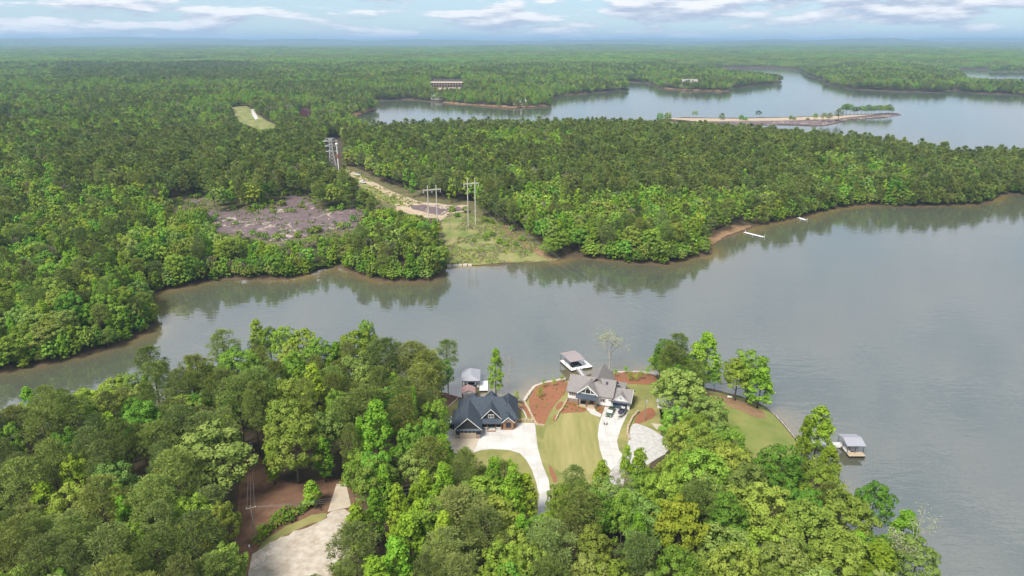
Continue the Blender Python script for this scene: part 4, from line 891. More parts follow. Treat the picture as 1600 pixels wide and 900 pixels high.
MB().extr([(17.2, 3.7), (17.9, 3.7), (17.55, 4.2)], 'y', .06, .13).build('gable_vent', M_dark, h2)
garage_door(h2, 15.1, 19.6, 0, 2.45, .30, M_gdoor, False)
MB().box(14.65, 15.05, .20, .5, -.3, 2.7).build('door_jamb', M_trim, h2); MB().box(19.65, 20.5, .20, .5, -.3, 2.7).build('door_jamb', M_trim, h2)
MB().box(12.3, 17.5, 9.0, 13.5, 2.7, 2.9).build('rear_porch_roof', M_roof2, h2)
for xa in (12.6, 17.1): MB().box(xa, xa+.25, 13.0, 13.25, -.3, 2.7).build('rear_post', M_trim, h2)
MB().box(12.0, 12.5, 3.0, 3.4, 6.6, 7.5).build('roof_vent', M_metal1, h2)

# ------------------------------------------------------------------ walls, edging, rocks
def block_wall(name, pts, hh, wd, m, label, cat, bl=.8):
    """a course of separate uneven blocks along a plan line"""
    P_ = [np.array(G2(*p)) for p in pts]; b = MB(); rg = random.Random(len(pts)*7+int(pts[0][0]))
    x0, y0 = P_[0]
    for a, c in zip(P_[:-1], P_[1:]):
        Ld = np.linalg.norm(c-a); n = max(1, int(Ld/bl)); u = (c-a)/Ld; v = np.array([-u[1], u[0]])
        for i in range(n):
            p = a+u*(Ld*(i+.5)/n); z = max(0, float(H(p[0], p[1])[0])); l_ = Ld/n*rg.uniform(.42, .49); w2_ = wd*rg.uniform(.4, .58); h_ = hh*rg.uniform(.8, 1.12); o = v*rg.uniform(-.1, .1)*wd
            q = [p+o+u*l_*s+v*w2_*t_ for s, t_ in ((-1, -1), (1, -1), (1, 1), (-1, 1))]
            b.add([(k[0]-x0, k[1]-y0, z-.4) for k in q]+[((k[0]-p[0])*.9+p[0]-x0, (k[1]-p[1])*.9+p[1]-y0, z+.15+h_) for k in q], [(0,3,2,1),(4,5,6,7),(0,1,5,4),(1,2,6,5),(2,3,7,6),(3,0,4,7)])
    o = b.build(name, m); o.location = (x0, y0, 0); return tag(o, label, cat)
block_wall('stone_edging', [(820,629),(829,647),(838,664),(851,666)], .35, .7, M_stone, 'tan stone edging along the left side of the big mulch bed', 'edging')
block_wall('retaining_wall', [(887,625),(880,637),(872,649),(868,658)], .6, .5, M_stone, 'tan stone wall sloping from the porch of the white house', 'wall')
block_wall('retaining_wall', [(998,645),(988,655),(981,670),(980,680),(983,689)], .9, .6, M_stone, 'curved tan stone wall between the gravel lot and grass', 'wall')
block_wall('retaining_wall', [(805,660),(818,658),(833,660)], .9, .35, M_stone, 'short tan wall at the right of the white concrete court', 'wall')
block_wall('garden_kerb', [(806,636),(815,640),(821,648),(823,656)], .2, .35, M_conc, 'curved grey kerb beside the dark-roofed house', 'kerb', 1.2)
block_wall('garden_kerb', [(716,622),(706,632),(698,640)], .3, .5, M_stone, 'pale kerb sloping to the water left of the boathouse', 'kerb', 1)
block_wall('shore_rocks', [(818,627),(826,616),(834,605),(851,598.5),(884,592.5)], .3, 1.1, M_rip, 'band of pale rocks at the water below the big mulch bed', 'rocks', .9)
block_wall('shore_rocks', [(958,583),(980,581.5),(1002,581.5),(1026,586)], .3, .9, M_rip, 'band of pale rocks at the water behind the white house', 'rocks', .9)
block_wall('seawall', [(1160,621),(1195,635.5),(1211,648),(1225,663),(1241,683),(1257,705),(1268,724)], .15, .25, M_gravel, 'low grey seawall round the point lawn', 'seawall', 2.0)
block_wall('shore_rocks', [(697,417),(715,415.3),(738,414.5)], .7, 2.2, M_rip, 'white rocks at the water below the grass clearing', 'rocks', 2.2)
def rock_mesh(seed):
    rg = random.Random(seed); bm = bmesh.new(); bmesh.ops.create_icosphere(bm, subdivisions=1, radius=1)
    for v in bm.verts: v.co *= rg.uniform(.7, 1.15); v.co.z *= .6
    me = bpy.data.meshes.new('boulder'); bm.to_mesh(me); bm.free(); me.materials.append(M_rip); return me
rocks = [rock_mesh(i) for i in range(4)]
for i in range(16):
    px = random.uniform(393, 424); py = 890-(px-393)*.9+random.uniform(-8, 6); x, y, z = G(px, py)
    o = link('boulder', rocks[i % 4], None, (x, y, z+.2)); s = random.uniform(.35, .8); o.scale = (s, s*random.uniform(.7, 1.2), s); o.rotation_euler = (0, 0, random.uniform(0, 6)); tag(o, 'white boulder in the pile at the left edge of the gravel road', 'boulder', 'white boulders by the gravel road')

# ------------------------------------------------------------------ shrubs and saplings
sap = [finish('crown', *(lambda r: (r[0], r[1]))(gum_crown(500+i, K=16, n=14, sz=.17, Hh=2.6, Rr=.55)), LM['lime'], np.random.default_rng(i), np.random.default_rng(i).random(16*14)) for i in range(2)]
sapt = limb_mesh(71, 2.6, .9, .04, 4, .4, M_bark)
def sapling(px, py, s, label):
    x, y, z = G(px, py); o = thing('sapling', label, 'sapling', (x, y, z+.15), random.uniform(0, 6), 'young trees in the mulch beds', s); link('trunk', sapt, o); link('crown', random.choice(sap), o)
for px, py, s, l_ in ((844,623,1.25,'tall sapling lowest in the big red mulch bed'),(850,606,1.0,'sapling at the left top of the big red mulch bed'),(865,603,1.0,'second sapling at the top of the big red mulch bed'),(878,597,.9,'sapling of the big mulch bed nearest the white house roof'),(807,628,1.2,'sapling right behind the dark-roofed house'),
    (961,589,1.0,'first sapling from the left in the mulch behind the white house'),(977,584,1.0,'sapling at the water edge behind the white house'),(984,596,1.2,'third sapling in the mulch behind the white house'),(994,596,.9,'fourth sapling in the mulch behind the white house'),(1001,593,1.1,'fifth sapling in the mulch behind the white house'),(1011,587,1.2,'rightmost sapling in the mulch behind the white house')): sapling(px, py, s, l_)
def bush_mesh(seed, m):
    V, F, rg, cl = oak_crown(seed, K=16, n=16, sz=.16, Hh=1.5, Rr=.75); V[:, 2] = np.maximum((V[:, 2]-.35)*1.2, 0); return finish('foliage', V, F, LM[m], rg, cl)
bushes = [bush_mesh(600, 'oak'), bush_mesh(601, 'olive'), bush_mesh(602, 'lime')]
def bush(px, py, s, label, group):
    x, y, z = G(px, py); o = link('shrub', random.choice(bushes), None, (x, y, z+.12)); o.scale = (s, s, s); o.rotation_euler = (0, 0, random.uniform(0, 6)); tag(o, label, 'shrub', group)
for px, py in ((402,850),(408,842),(415,838),(421,830),(428,827),(434,822),(442,818),(452,816),(410,832),(426,818),(440,809),(460,806),(475,797),(470,803),(448,800),(432,812)): bush(px, py, random.uniform(1.1, 1.9), 'leafy shrub on the bank between pole and gravel road', 'shrubs beside the gravel road')
for px, py in ((890,632),(897,634),(904,637),(911,640),(885,637),(880,642),(893,640),(901,642)): bush(px, py, random.uniform(.35, .6), 'small shrub in the mulch before the white house porch', 'small shrubs before the porch')
for px, py in ((931,639),(937,641),(942,642),(934,643)): bush(px, py, random.uniform(.35, .6), 'small shrub in the mulch between walk and white driveway', 'small shrubs beside the front walk')
for i in range(14): 
    f = random.random(); bush(829+f*52, 640-f*34+random.uniform(-6, 14), random.uniform(.25, .45), 'tiny plant dotted in the big red mulch bed', 'tiny plants in the big mulch bed')
for i in range(46):
    px, py = random.choice([(404, 326), (430, 322), (450, 326), (300, 300), (320, 312), (280, 318), (470, 296), (500, 300), (560, 318), (720, 335), (760, 350), (800, 352), (820, 366), (760, 375), (800, 380)])
    w0 = 'on the left end of the rock outcrop' if px < 350 else 'around the large rock outcrop' if px < 600 else 'scattered over the grass clearing by the pylons'; bush(px+random.uniform(-22, 22), py+random.uniform(-7, 7), random.uniform(1.6, 3.4), 'low bush '+w0, 'low bushes '+w0)

OC = np.array(OUTCROP, float)
for i in range(60):
    k = random.randrange(len(OC)); f = random.random(); q = OC[k]*(1-f)+OC[(k+1) % len(OC)]*f; c = OC.mean(0)
    q = q+(c-q)*(random.uniform(-.04, .10) if i < 44 else random.uniform(.2, .8)); bush(q[0], q[1], random.uniform(1.4, 3.6) if i < 44 else random.uniform(.9, 2.2), 'scrub bush growing at the rim of the dark rock outcrop' if i < 44 else 'small bush growing out of the dark rock outcrop', 'scrub at the outcrop rim' if i < 44 else 'bushes on the outcrop')
def brush(name, label, px, n, sz, m):
    """uncountable tufts of tall grass and brush over a pixel outline"""
    P_ = np.array([G2(*p) for p in px]); lo_, hi_ = P_.min(0), P_.max(0); q = rng.uniform(lo_, hi_, (n*4, 2)); q = q[pip(P_, q[:, 0], q[:, 1])]; q = q[fbm(q[:, 0]/14, q[:, 1]/14, 2) > .44][:n]
    z = H(q[:, 0], q[:, 1]); c = np.repeat(np.column_stack([q, z+.35]), 5, 0); c = c+rng.normal(0, sz*.8, c.shape)*np.array([1, 1, .15]); d = unit(rng.normal(size=c.shape)*np.array([.6, .6, .2])+np.array([0, 0, 1]))
    V, F = blades(c, d, sz*rng.uniform(.6, 1.5, len(c)), sz*.35*rng.uniform(.6, 1.4, len(c)), rng)
    o = link(name, finish(name, V, F, LM[m], rng, rng.random(len(F))), kind='stuff'); tag(o, label, 'brush')
brush('tall_grass', 'rough green tufts over the grass clearing below the pylons', GRASS, 1000, .6, 'olive'); brush('dry_grass', 'dry straw-coloured stalks over the grass clearing', GRASS, 800, .6, 'dead')
brush('strip_grass', 'rough tufts along the dirt track', CLEAR_STRIP, 500, .8, 'olive'); brush('scrub', 'low scrub round the rock outcrop', [(258,304),(330,296),(440,292),(500,292),(578,312),(584,345),(545,372),(420,392),(318,368),(258,328)], 650, .9, 'pale')
# bare and half-bare trees
def bare_tree(name, label, px, top, base, r0, leafy, seed, spread, wide=1.0):
    x, y, z = G(*base); lo, hi = 2., 40.
    for _ in range(30):
        md = (lo+hi)/2
        if PIX(x, y, z+md)[1] > top: lo = md
        else: hi = md
    rg = random.Random(seed); b = MB(); tips = []
    def br(p, d, ln, r, lev):
        d = d.normalized(); m_ = p+d*ln*.5+Vector((rg.uniform(-1, 1), rg.uniform(-1, 1), 0))*ln*.05; e = p+d*ln+Vector((0, 0, ln*.06))
        b.tube([p, m_, e], [r, r*.8, r*.55], 5); tips.append(e)
        if lev:
            for k in range(4 if lev > 1 else 3):
                a = rg.uniform(0, 6.28); nd = (d*1.1+Vector((math.cos(a), math.sin(a), rg.uniform(.1, .7)))*rg.uniform(.5, .9)*spread); f = rg.uniform(.45, 1); br(p+(e-p)*f, nd, ln*rg.uniform(.45, .7), r*.5, lev-1)
    br(Vector((0, 0, -.2)), Vector((.02, 0, 1)), lo*.42, r0, 4)
    mz = max(t_.z for t_ in tips); sc = lo/mz
    o = thing(name, label, 'bare tree', (x, y, z), 0, None, (sc*wide, sc*wide, sc)); b.build('trunk', M_dbark, o)
    if leafy:
        rg2 = np.random.default_rng(seed); c = np.array([tuple(t_) for t_ in tips if t_.z > mz*.35]); c = np.repeat(c, leafy, 0)+rg2.normal(0, .45, (len(c)*leafy, 3))
        V, F = quads(c, unit(rg2.normal(size=c.shape)), rg2.uniform(.1, .22, len(c)), .8, rg2); link('crown', finish('crown', V, F, LM['bare'], rg2, rg2.random(len(F))), o)
bare_tree('bare_tree', 'pale half-bare tree behind the white house at the water', 951, 511, (951,582), .12, 1, 5, 1.25, 1.9)
bare_tree('bare_tree', 'thin dead tree right of the tall narrow green tree', 791, 548, (793,622), .10, 0, 8, .42)
bare_tree('bare_tree', 'bleached dead tree at the lower right shore', 1415, 800, (1395,915), .22, 3, 12, .9)

# ------------------------------------------------------------------ docks
M_dockroof = mat('grey_dock_roof', (.33,.33,.36), .5, var=.06, scale=1.2, metal=.1)
M_pinkroof = mat('faded_red_roof', (.40,.25,.23), .7, var=.12, scale=2)
M_brownroof = mat('taupe_dock_roof', (.30,.255,.25), .6, var=.08, scale=1)
def frame4(a, b_, d, z):
    """plan frame from three pixels of a roof at height z: origin a, u along a-b, v along a-d"""
    A, B_, D = (P0(*p, z) for p in (a, b_, d)); u = B_-A; v = D-A
    return A, math.hypot(*u), math.hypot(*v), math.atan2(u[1], u[0]), (1 if u[0]*v[1]-u[1]*v[0] > 0 else -1)
def planks(parent, x0, x1, y0, y1, z, n, m, along='x'):
    for i in range(n):
        if along == 'x': q = MB().box(x0, x1, y0+(y1-y0)*i/n+.015, y0+(y1-y0)*(i+1)/n-.015, z-.06, z+random.uniform(0, .008))
        else: q = MB().box(x0+(x1-x0)*i/n+.015, x0+(x1-x0)*(i+1)/n-.015, y0, y1, z-.06, z+random.uniform(0, .008))
        q.build('deck_plank', m, parent)
def piles(parent, pts, z0, z1, r=.1, m=M_dark):
    me = MB().tube([(0, 0, z0), (0, 0, z1)], r, 7).mesh('pile', m)
    for x, y in pts: link('pile', me, parent, (x, y, 0))
# dock of the dark-roofed house
A = P0(722, 595, 3.2); B_ = P0(749, 595, 3.2); W_ = B_[0]-A[0]; D_ = P0(722, 576, 3.6)[1]-A[1]
d1 = thing('boathouse', 'boathouse with pale grey hipped metal roof behind the dark-roofed house', 'boathouse', (A[0], A[1], 0), R(2))
b = MB(); b.add([(-.3,-.3,3.2),(W_+.3,-.3,3.2),(W_+.3,D_,3.2),(-.3,D_,3.2),(W_/2,2.2,4.4),(W_/2,D_-1.2,4.4)], [(0,1,4),(1,2,5,4),(2,3,5),(3,0,4,5),(3,2,1,0)]); b.build('roof', M_dockroof, d1)
MB().box(0, 1.1, 0, D_, .45, .62).box(W_-1.1, W_, 0, D_, .45, .62).box(1.1, W_-1.1, D_-1, D_, .45, .6).build('deck', M_deck, d1)
piles(d1, [(x, y) for x in (.1, 1.0, W_-1.0, W_-.1) for y in (.1, D_/2, D_-.1)], -2, 3.22); MB().box(.1, W_-.1, .05, .15, 2.6, 3.15).build('gable_board', M_dockroof, d1)
planks(d1, W_, W_+2.9, -2.6, 4.6, .62, 8, M_trim, 'y'); MB().box(W_+.1, W_+2.8, -2.5, 4.5, .0, .5).build('float', M_black, d1)
bt = thing('moored_boat', 'dark covered boat under the grey boathouse roof', 'boat', (A[0]+W_/2, A[1]+D_/2-.6, .1), R(2))
MB().add([(-1,-3,.2),(1,-3,.2),(1,1.5,.2),(0,3.2,.5),(-1,1.5,.2),(-1.2,-3,1),(1.2,-3,1),(1.2,1.5,1.05),(0,3.7,1.2),(-1.2,1.5,1.05)], [(4,3,2,1,0),(5,6,7,8,9),(0,1,6,5),(1,2,7,6),(2,3,8,7),(3,4,9,8),(4,0,5,9)]).build('hull', M_gdoor, bt); MB().box(-.9, .9, -2.4, .6, 1.0, 1.35).build('cover', M_dark, bt)
A = P0(721, 614, 3.6); B_ = P0(743, 614, 3.6); W_ = B_[0]-A[0]
gz_ = thing('dock_pavilion', 'small timber pavilion with faded red roof at the shore end of the boathouse', 'pavilion', (A[0], A[1], .3), R(4))
gable('y', 0, 4.4, 0, W_, 3.1, 4.2, M_pinkroof, gz_); MB().box(.2, W_-.2, -1.2, 5.5, .25, .42).build('deck', M_deck, gz_); piles(gz_, [(x, y) for x in (.35, W_-.35) for y in (.4, 4.0)], -1.5, 3.2, .12, M_wood)
MB().box(.3, .42, .4, 4.0, .45, 1.5).box(W_-.42, W_-.3, .4, 4, .45, 1.5).build('railing', M_wood, gz_); gwall('y', .3, .45, .5, W_-.5, 3.0, 3.95, M_trim, gz_)
planks(gz_, .9, W_-1.1, -6.5, -1.2, .75, 6, M_deck)
# dock of the white house
A, Lu, Lv, az_, sg = frame4((876,552), (897,548), (889,566), 3.8)
d2 = thing('boat_dock', 'roofed dock with taupe flat-pitched roof behind the white house', 'dock', (A[0], A[1], 0), az_)
sv = -Lv
MB().extr([(.2, 3.7), (sv-.2, 3.7), (sv-.2, 3.82), (sv/2, 4.35), (.2, 3.82)], 'x', -.2, Lu+.2).build('roof', M_brownroof, d2)
piles(d2, [(x, y) for x in (.1, Lu-.1) for y in (-.1, sv/2, sv+.1)], -2, 3.72, .08)
planks(d2, -.2, Lu*.22, sv-1.0, .2, .7, 4, M_trim, 'y'); planks(d2, Lu*.22, Lu, sv-1.0, sv+.9, .7, 4, M_trim); planks(d2, Lu, Lu+3.0, sv-1.2, sv+5.5, .7, 5, M_trim, 'y')
MB().box(Lu+.1, Lu+2.9, sv-1.1, sv+5.4, .1, .6).box(-.1, Lu*.2, sv-.9, 0, .1, .6).build('float', M_black, d2)
l2 = thing('moored_boat', 'dark blue boat lifted under the taupe dock roof', 'boat', (A[0]+math.cos(az_)*Lu*.58+math.sin(az_)*Lv*.52, A[1]+math.sin(az_)*Lu*.58-math.cos(az_)*Lv*.52, .55), az_)
MB().add([(-1,-3,.0),(1,-3,.0),(1,1.5,.0),(0,3.0,.3),(-1,1.5,.0),(-1.2,-3,.8),(1.2,-3,.8),(1.2,1.5,.85),(0,3.4,1.0),(-1.2,1.5,.85)], [(4,3,2,1,0),(5,6,7,8,9),(0,1,6,5),(1,2,7,6),(2,3,8,7),(3,4,9,8),(4,0,5,9)]).build('hull', M_gdoor, l2); MB().box(-1.0, 1.0, -2.6, 1.2, .8, 1.1).build('cover', M_dark, l2)
a_ = P0(903, 578, .7); c_ = np.array(G2(915, 592)); gl = math.hypot(*(c_-a_)); g2 = thing('gangway', 'grey gangway from the taupe-roofed dock to the shore', 'gangway', (a_[0], a_[1], .55), math.atan2(*(c_-a_)[::-1]))
planks(g2, 0, gl, -.7, .7, .3, 4, M_deck); MB().box(0, gl, -.78, -.72, .2, 1.2).box(0, gl, .72, .78, .2, 1.2).build('railing', M_dockroof, g2)
# dock at right
A, Lu, Lv, az_, sg = frame4((1311,679), (1333,679), (1313,695), 3.4)
Lu *= 1.15
d3 = thing('boat_dock', 'dock with pale grey gabled roof at the right shore', 'dock', (A[0], A[1], 0), az_)
MB().extr([(.3, 3.3), (-Lv-.3, 3.3), (-Lv-.3, 3.42), (-Lv/2, 4.3), (.3, 3.42)], 'x', -.3, Lu+.3).build('roof', M_dockroof, d3)
piles(d3, [(x, y) for x in (.1, Lu/2, Lu-.1) for y in (-.1, -Lv/2, -Lv+.1)], -2, 3.32, .09); planks(d3, 0, Lu, -Lv-1.6, -Lv+.6, .8, 5, M_stone); planks(d3, 0, Lu*.3, -Lv+.6, 0, .8, 4, M_deck, 'y'); MB().box(.1, Lu-.1, -Lv-1.5, -Lv+.5, .2, .72).build('float', M_black, d3)
MB().box(Lu*.35, Lu*.8, -Lv*.8, -Lv*.4, .8, 2.6).build('storage_locker', M_dockroof, d3)
a_ = P0(1257, 694, .8); c_ = P0(1312, 698, .8); gl = math.hypot(*(c_-a_)); g3 = thing('gangway', 'white railed gangway from the seawall to the right dock', 'gangway', (a_[0], a_[1], .6), math.atan2(*(c_-a_)[::-1]))
planks(g3, 0, gl, -.6, .6, .3, 3, M_trim); MB().box(0, gl, -.7, -.62, .3, 1.25).box(0, gl, .62, .7, .3, 1.25).build('railing', M_trim, g3)
for (p, q, wd, l_) in (((1163,363), (1193,370.5), 2.2, 'white floating dock off the beach across the water'), ((1247,340), (1259,344), 2.4, 'small grey floating dock at the wooded far bank')):
    a_ = P0(*p, .4); c_ = P0(*q, .4); gl = math.hypot(*(c_-a_)); o = thing('floating_dock', l_, 'dock', (a_[0], a_[1], 0), math.atan2(*(c_-a_)[::-1])); planks(o, 0, gl, -wd/2, wd/2, .5, 4, M_trim); MB().box(.2, gl-.2, -wd*.45, wd*.45, -.1, .42).build('float', M_black, o); piles(o, [(0, wd/2), (gl, wd/2), (gl/2, -wd/2)], -1, 1.5, .12, M_trim)

# ------------------------------------------------------------------ vehicles
def car(name, label, cat, x, y, z, rz, paint, kind='pickup', group=None):
    o = thing(name, label, cat, (x, y, z), rz, group); W2 = .96
    body = MB(); body.extr([(-2.75, .45), (2.7, .45), (2.78, .75), (2.65, 1.08), (1.25, 1.16), (-2.75, 1.12)], 'y', -W2, W2); body.build('body', paint, o)
    cabp = [(-.75, 1.10), (1.25, 1.14), (.62, 1.80), (-.55, 1.82)] if kind == 'pickup' else [(-2.6, 1.10), (1.25, 1.14), (.62, 1.84), (-2.4, 1.86)]
    MB().extr(cabp, 'y', -W2+.12, W2-.12).build('cab', paint, o)
    MB().add([(1.24,-.74,1.19),(1.24,.74,1.19),(.68,.68,1.75),(.68,-.68,1.75),(1.28,-.74,1.19),(1.28,.74,1.19),(.73,.68,1.77),(.73,-.68,1.77)], [(0,1,2,3),(7,6,5,4),(0,4,5,1),(1,5,6,2),(2,6,7,3),(3,7,4,0)]).build('windscreen', M_glass, o)
    for s in (-1, 1): MB().box(-.55, .6, s*(W2-.13)-.02, s*(W2-.13)+.03*(1 if s > 0 else 1), 1.24, 1.68).build('side_window', M_glass, o); MB().box(2.62, 2.80, s*.72-.16, s*.72+.16, .78, .95).build('headlight', M_trim, o)
    if kind == 'pickup':
        MB().box(-2.6, -.95, -.72, .72, 1.125, 1.14).build('bed_floor', M_black, o); MB().box(-2.75, -.85, -W2, -.75, 1.1, 1.3).box(-2.75, -.85, .75, W2, 1.1, 1.3).box(-2.75, -2.62, -.75, .75, 1.1, 1.3).build('bed_side', paint, o)
    for sx in (-1.75, 1.75):
        for sy in (-.88, .88): w0 = MB().tube([(sx, sy-.13, .40), (sx, sy+.13, .40)], .40, 14).build('wheel', M_black, o); MB().tube([(sx, sy-.14, .40), (sx, sy+.14, .40)], .2, 10).build('rim', M_dockroof, w0)
    return o
M_greenp = mat('green_paint', (.065,.100,.058), .3, var=.05, scale=1, spec=.5); M_whitep = mat('white_paint', (.72,.72,.70), .3, var=.03, scale=1, spec=.5)
a_ = np.array(G2(958.5, 638.5)); c_ = np.array(G2(949, 656)); m_ = (a_+c_)/2
car('pickup_truck', 'green pickup truck parked on the white house driveway', 'pickup truck', m_[0], m_[1], float(H(*m_)[0])+.1, math.atan2(*(c_-a_)[::-1]), M_greenp)
a_ = np.array(G2(976, 641)); c_ = np.array(G2(966, 657)); m_ = (a_+c_)/2; rz = math.atan2(*(c_-a_)[::-1])
tb = thing('boat_trailer', 'boat trailer under the speedboat on the driveway', 'trailer', (m_[0], m_[1], float(H(*m_)[0])+.1), rz)
MB().box(-2.4, 2.6, -.6, -.5, .4, .5).box(-2.4, 2.6, .5, .6, .4, .5).box(2.5, 3.7, -.05, .05, .4, .5).box(-1.2, -1.0, -1, 1, .36, .46).build('frame', M_dockroof, tb)
for s in (-1, 1): MB().tube([(-1.1, s*1.05-.1, .33), (-1.1, s*1.05+.1, .33)], .33, 12).build('wheel', M_black, tb)
sp = thing('speedboat', 'white and dark speedboat on a trailer before the open garage', 'speedboat', (m_[0], m_[1], float(H(*m_)[0])+.62), rz)
hl = MB(); st_ = [(-2.9, 1.05, .15, .95), (-1.2, 1.12, .05, .98), (.8, 1.05, .08, 1.02), (2.1, .66, .25, 1.1), (3.1, .06, .6, 1.2)]; vs = []
for x, hw, zb, zt in st_: vs += [(x, -hw, zt), (x, -hw*.85, zb+.25), (x, 0, zb), (x, hw*.85, zb+.25), (x, hw, zt)]
fs = [(i*5+k, i*5+k+1, (i+1)*5+k+1, (i+1)*5+k) for i in range(4) for k in range(4)]+[(0, 1, 2, 3, 4), (24, 23, 22, 21, 20)]
hl.add(vs, fs).build('hull', M_whitep, sp)
M_navy = mat('navy_cover', (.045,.040,.065), .6, var=.3, scale=2)
MB().add([(-2.8,-.95,.96),(-2.8,.95,.96),(1.0,.92,1.02),(1.0,-.92,1.02),(2.6,0,1.16),(-2.6,-.6,1.16),(-2.6,.6,1.16),(.8,.5,1.25),(.8,-.5,1.25)], [(0,1,6,5),(1,2,7,6),(2,4,7),(4,3,8),(4,8,7),(3,0,5,8),(5,6,7,8)]).build('deck', M_navy, sp)
MB().box(-.2, -.1, -.8, .8, 1.2, 1.6).build('windscreen', M_glass, sp); MB().box(-1.9, -1.3, -.5, -.1, 1.15, 1.55).box(-1.9, -1.3, .1, .5, 1.15, 1.55).build('seat', M_trim, sp)
MB().tube([(-1.2, -.9, 1.0), (-1.1, -.85, 2.2), (-1.1, .85, 2.2), (-1.2, .9, 1.0)], .04, 6).build('tower', M_dockroof, sp); MB().box(-3.3, -2.9, -.25, .25, .3, 1.3).build('engine', M_black, sp)
for px, py, l_ in ((540,273.5,'grey work truck at the upper end of the dirt track, nearest the tower'), (559,275,'white truck parked on the dirt track below the tower'), (567,287,'white truck lowest on the dirt track')):
    x, y, z = G(px, py); car('work_truck', l_, 'truck', x, y, z+.4, R(-40 if px > 545 else 10), M_whitep if px > 545 else M_dockroof, 'pickup' if px < 562 else 'van', 'trucks on the dirt track')
# two grey birds on the driveway
def goose(px, py, rz, label):
    x, y, z = G(px, py); o = thing('goose', label, 'goose', (x, y, z+.1), rz, 'birds on the driveway', 1.25)
    me = bpy.data.meshes.new('body'); pts = [(0, 0, .38), (-.28, 0, .36), (-.46, 0, .42), (.2, 0, .44), (.28, 0, .62), (.27, 0, .80), (.36, 0, .82), (0, .07, .2), (.02, .07, .0), (0, -.07, .2), (.02, -.07, .0)]
    me.from_pydata(pts, [(0, 1), (1, 2), (0, 3), (3, 4), (4, 5), (5, 6), (0, 7), (7, 8), (0, 9), (9, 10)], []); b = link('body', me, o)
    md = b.modifiers.new('skin', 'SKIN'); rad = [.17, .14, .03, .11, .045, .055, .02, .02, .02, .02, .02]
    for v, r_ in zip(me.skin_vertices[0].data, rad): v.radius = (r_, r_)
    me.skin_vertices[0].data[0].use_root = True; b.modifiers.new('sub', 'SUBSURF').levels = 1; me.materials.append(mat('grey_feathers', (.10,.09,.08), .9, var=.4, scale=4))
goose(944, 664, R(100), 'grey bird standing on the driveway below the pickup, left one'); goose(948, 664.5, R(60), 'grey bird standing on the driveway below the pickup, right one')

# ------------------------------------------------------------------ poles, pylons, wires
M_pole = mat('weathered_pole', (.25,.21,.17), .9, var=.2, scale=2, stretch=(3, 3, .4)); M_steel = mat('galvanised_steel', (.52,.52,.50), .5, var=.08, scale=1, metal=.2); M_conw = mat('pale_pole', (.50,.47,.40), .8, var=.1, scale=1); M_wire = mat('wire', (.30,.30,.30), .5, var=.1, scale=1, metal=.3)
def tall(px, py_base, py_top):
    x, y, z = G(px, py_base); lo, hi = 1., 80.
    for _ in range(30):
        md = (lo+hi)/2
        if PIX(x, y, z+md)[1] > py_top: lo = md
        else: hi = md
    return x, y, z, lo
def upole(px, pb, pt, label, rz, arm=True, tank=True):
    x, y, z, hh = tall(px, pb, pt); o = thing('utility_pole', label, 'utility pole', (x, y, z), rz)
    MB().tube([(0, 0, -.5), (0, 0, hh)], [.17, .11], 9).build('pole', M_pole, o)
    if arm:
        MB().box(-1.1, 1.1, -.07, .07, hh-.75, hh-.6).build('crossarm', M_pole, o)
        for s in (-1, 0, 1): MB().tube([(s, 0, hh-.6), (s, 0, hh-.38)], .06, 6).build('insulator', M_trim, o)
    if tank: MB().tube([(.36, 0, hh-2.1), (.36, 0, hh-1.2)], .25, 10).build('transformer', M_steel, o)
    return (x, y, z+hh)
pA = upole(397, 738, 691, 'utility pole standing at the back of the brown clearing', R(30), False, True)
pB = upole(401, 851, 790, 'utility pole with crossarm at the front of the brown clearing', R(20), True, False)
pC = upole(1007, 658, 620, 'utility pole with transformer between the gravel lot and white house', R(0), False, True)
pD = upole(703, 360, 322, 'thin brown pole standing between the two tall H-frames', 0, False, False)
def wire(p, q, sag, r, label, group):
    p, q = Vector(p), Vector(q); pts = [p.lerp(q, t_/18)-Vector((0, 0, 4*sag*(t_/18)*(1-t_/18)))-p for t_ in range(19)]
    o = MB().tube(pts, r, 4).build('power_line', M_wire); o.location = p; tag(o, label, 'power line', group)
for i, s in enumerate((-.9, 0, .9)):
    wire((pB[0]+s, pB[1], pB[2]-.4), (pA[0]+s*.2, pA[1], pA[2]-.3), .5, .018, 'thin wire between the two poles of the brown clearing', 'wires of the clearing poles')
    q = P0(640, 752+i*6, 15); wire((pB[0]+s, pB[1], pB[2]-.4), (q[0], q[1], 14.), .8, .018, 'thin wire from the front clearing pole toward the sweetgums', 'wires toward the sweetgums')
def hframe(pc, pb, pt, half, rz, label, r=.36):
    x, y, z, hh = tall(pc, pb, pt); dep = PIX(x, y, z)[2]; hw = half*dep/FPX
    o = thing('transmission_frame', label, 'pylon', (x, y, z), rz)
    for s in (-1, 1): MB().tube([(s*hw, 0, -1), (s*hw, 0, hh)], [r, r*.75], 9).build('pole', M_conw, o)
    za = hh*.885; MB().box(-hw*2.1, hw*2.1, -.25, .25, za-.3, za+.3).build('crossarm', M_conw, o)
    for s in (-1.95, 0, 1.95): MB().tube([(s*hw, 0, za-.3), (s*hw, 0, za-1.9)], .14, 6).build('insulator', M_trim, o)
    c, s_ = math.cos(rz), math.sin(rz)
    return [(x+c*k*hw, y+s_*k*hw, z+za-1.9) for k in (-1.95, 0, 1.95)]+[(x+c*k*hw, y+s_*k*hw, z+hh) for k in (-1, 1)]
F1 = hframe(677, 352, 289, 6.8, R(22), 'left H-shaped transmission frame in the clearing'); F2 = hframe(737.5, 354, 278, 6.0, R(22), 'right, taller H-shaped transmission frame in the clearing')
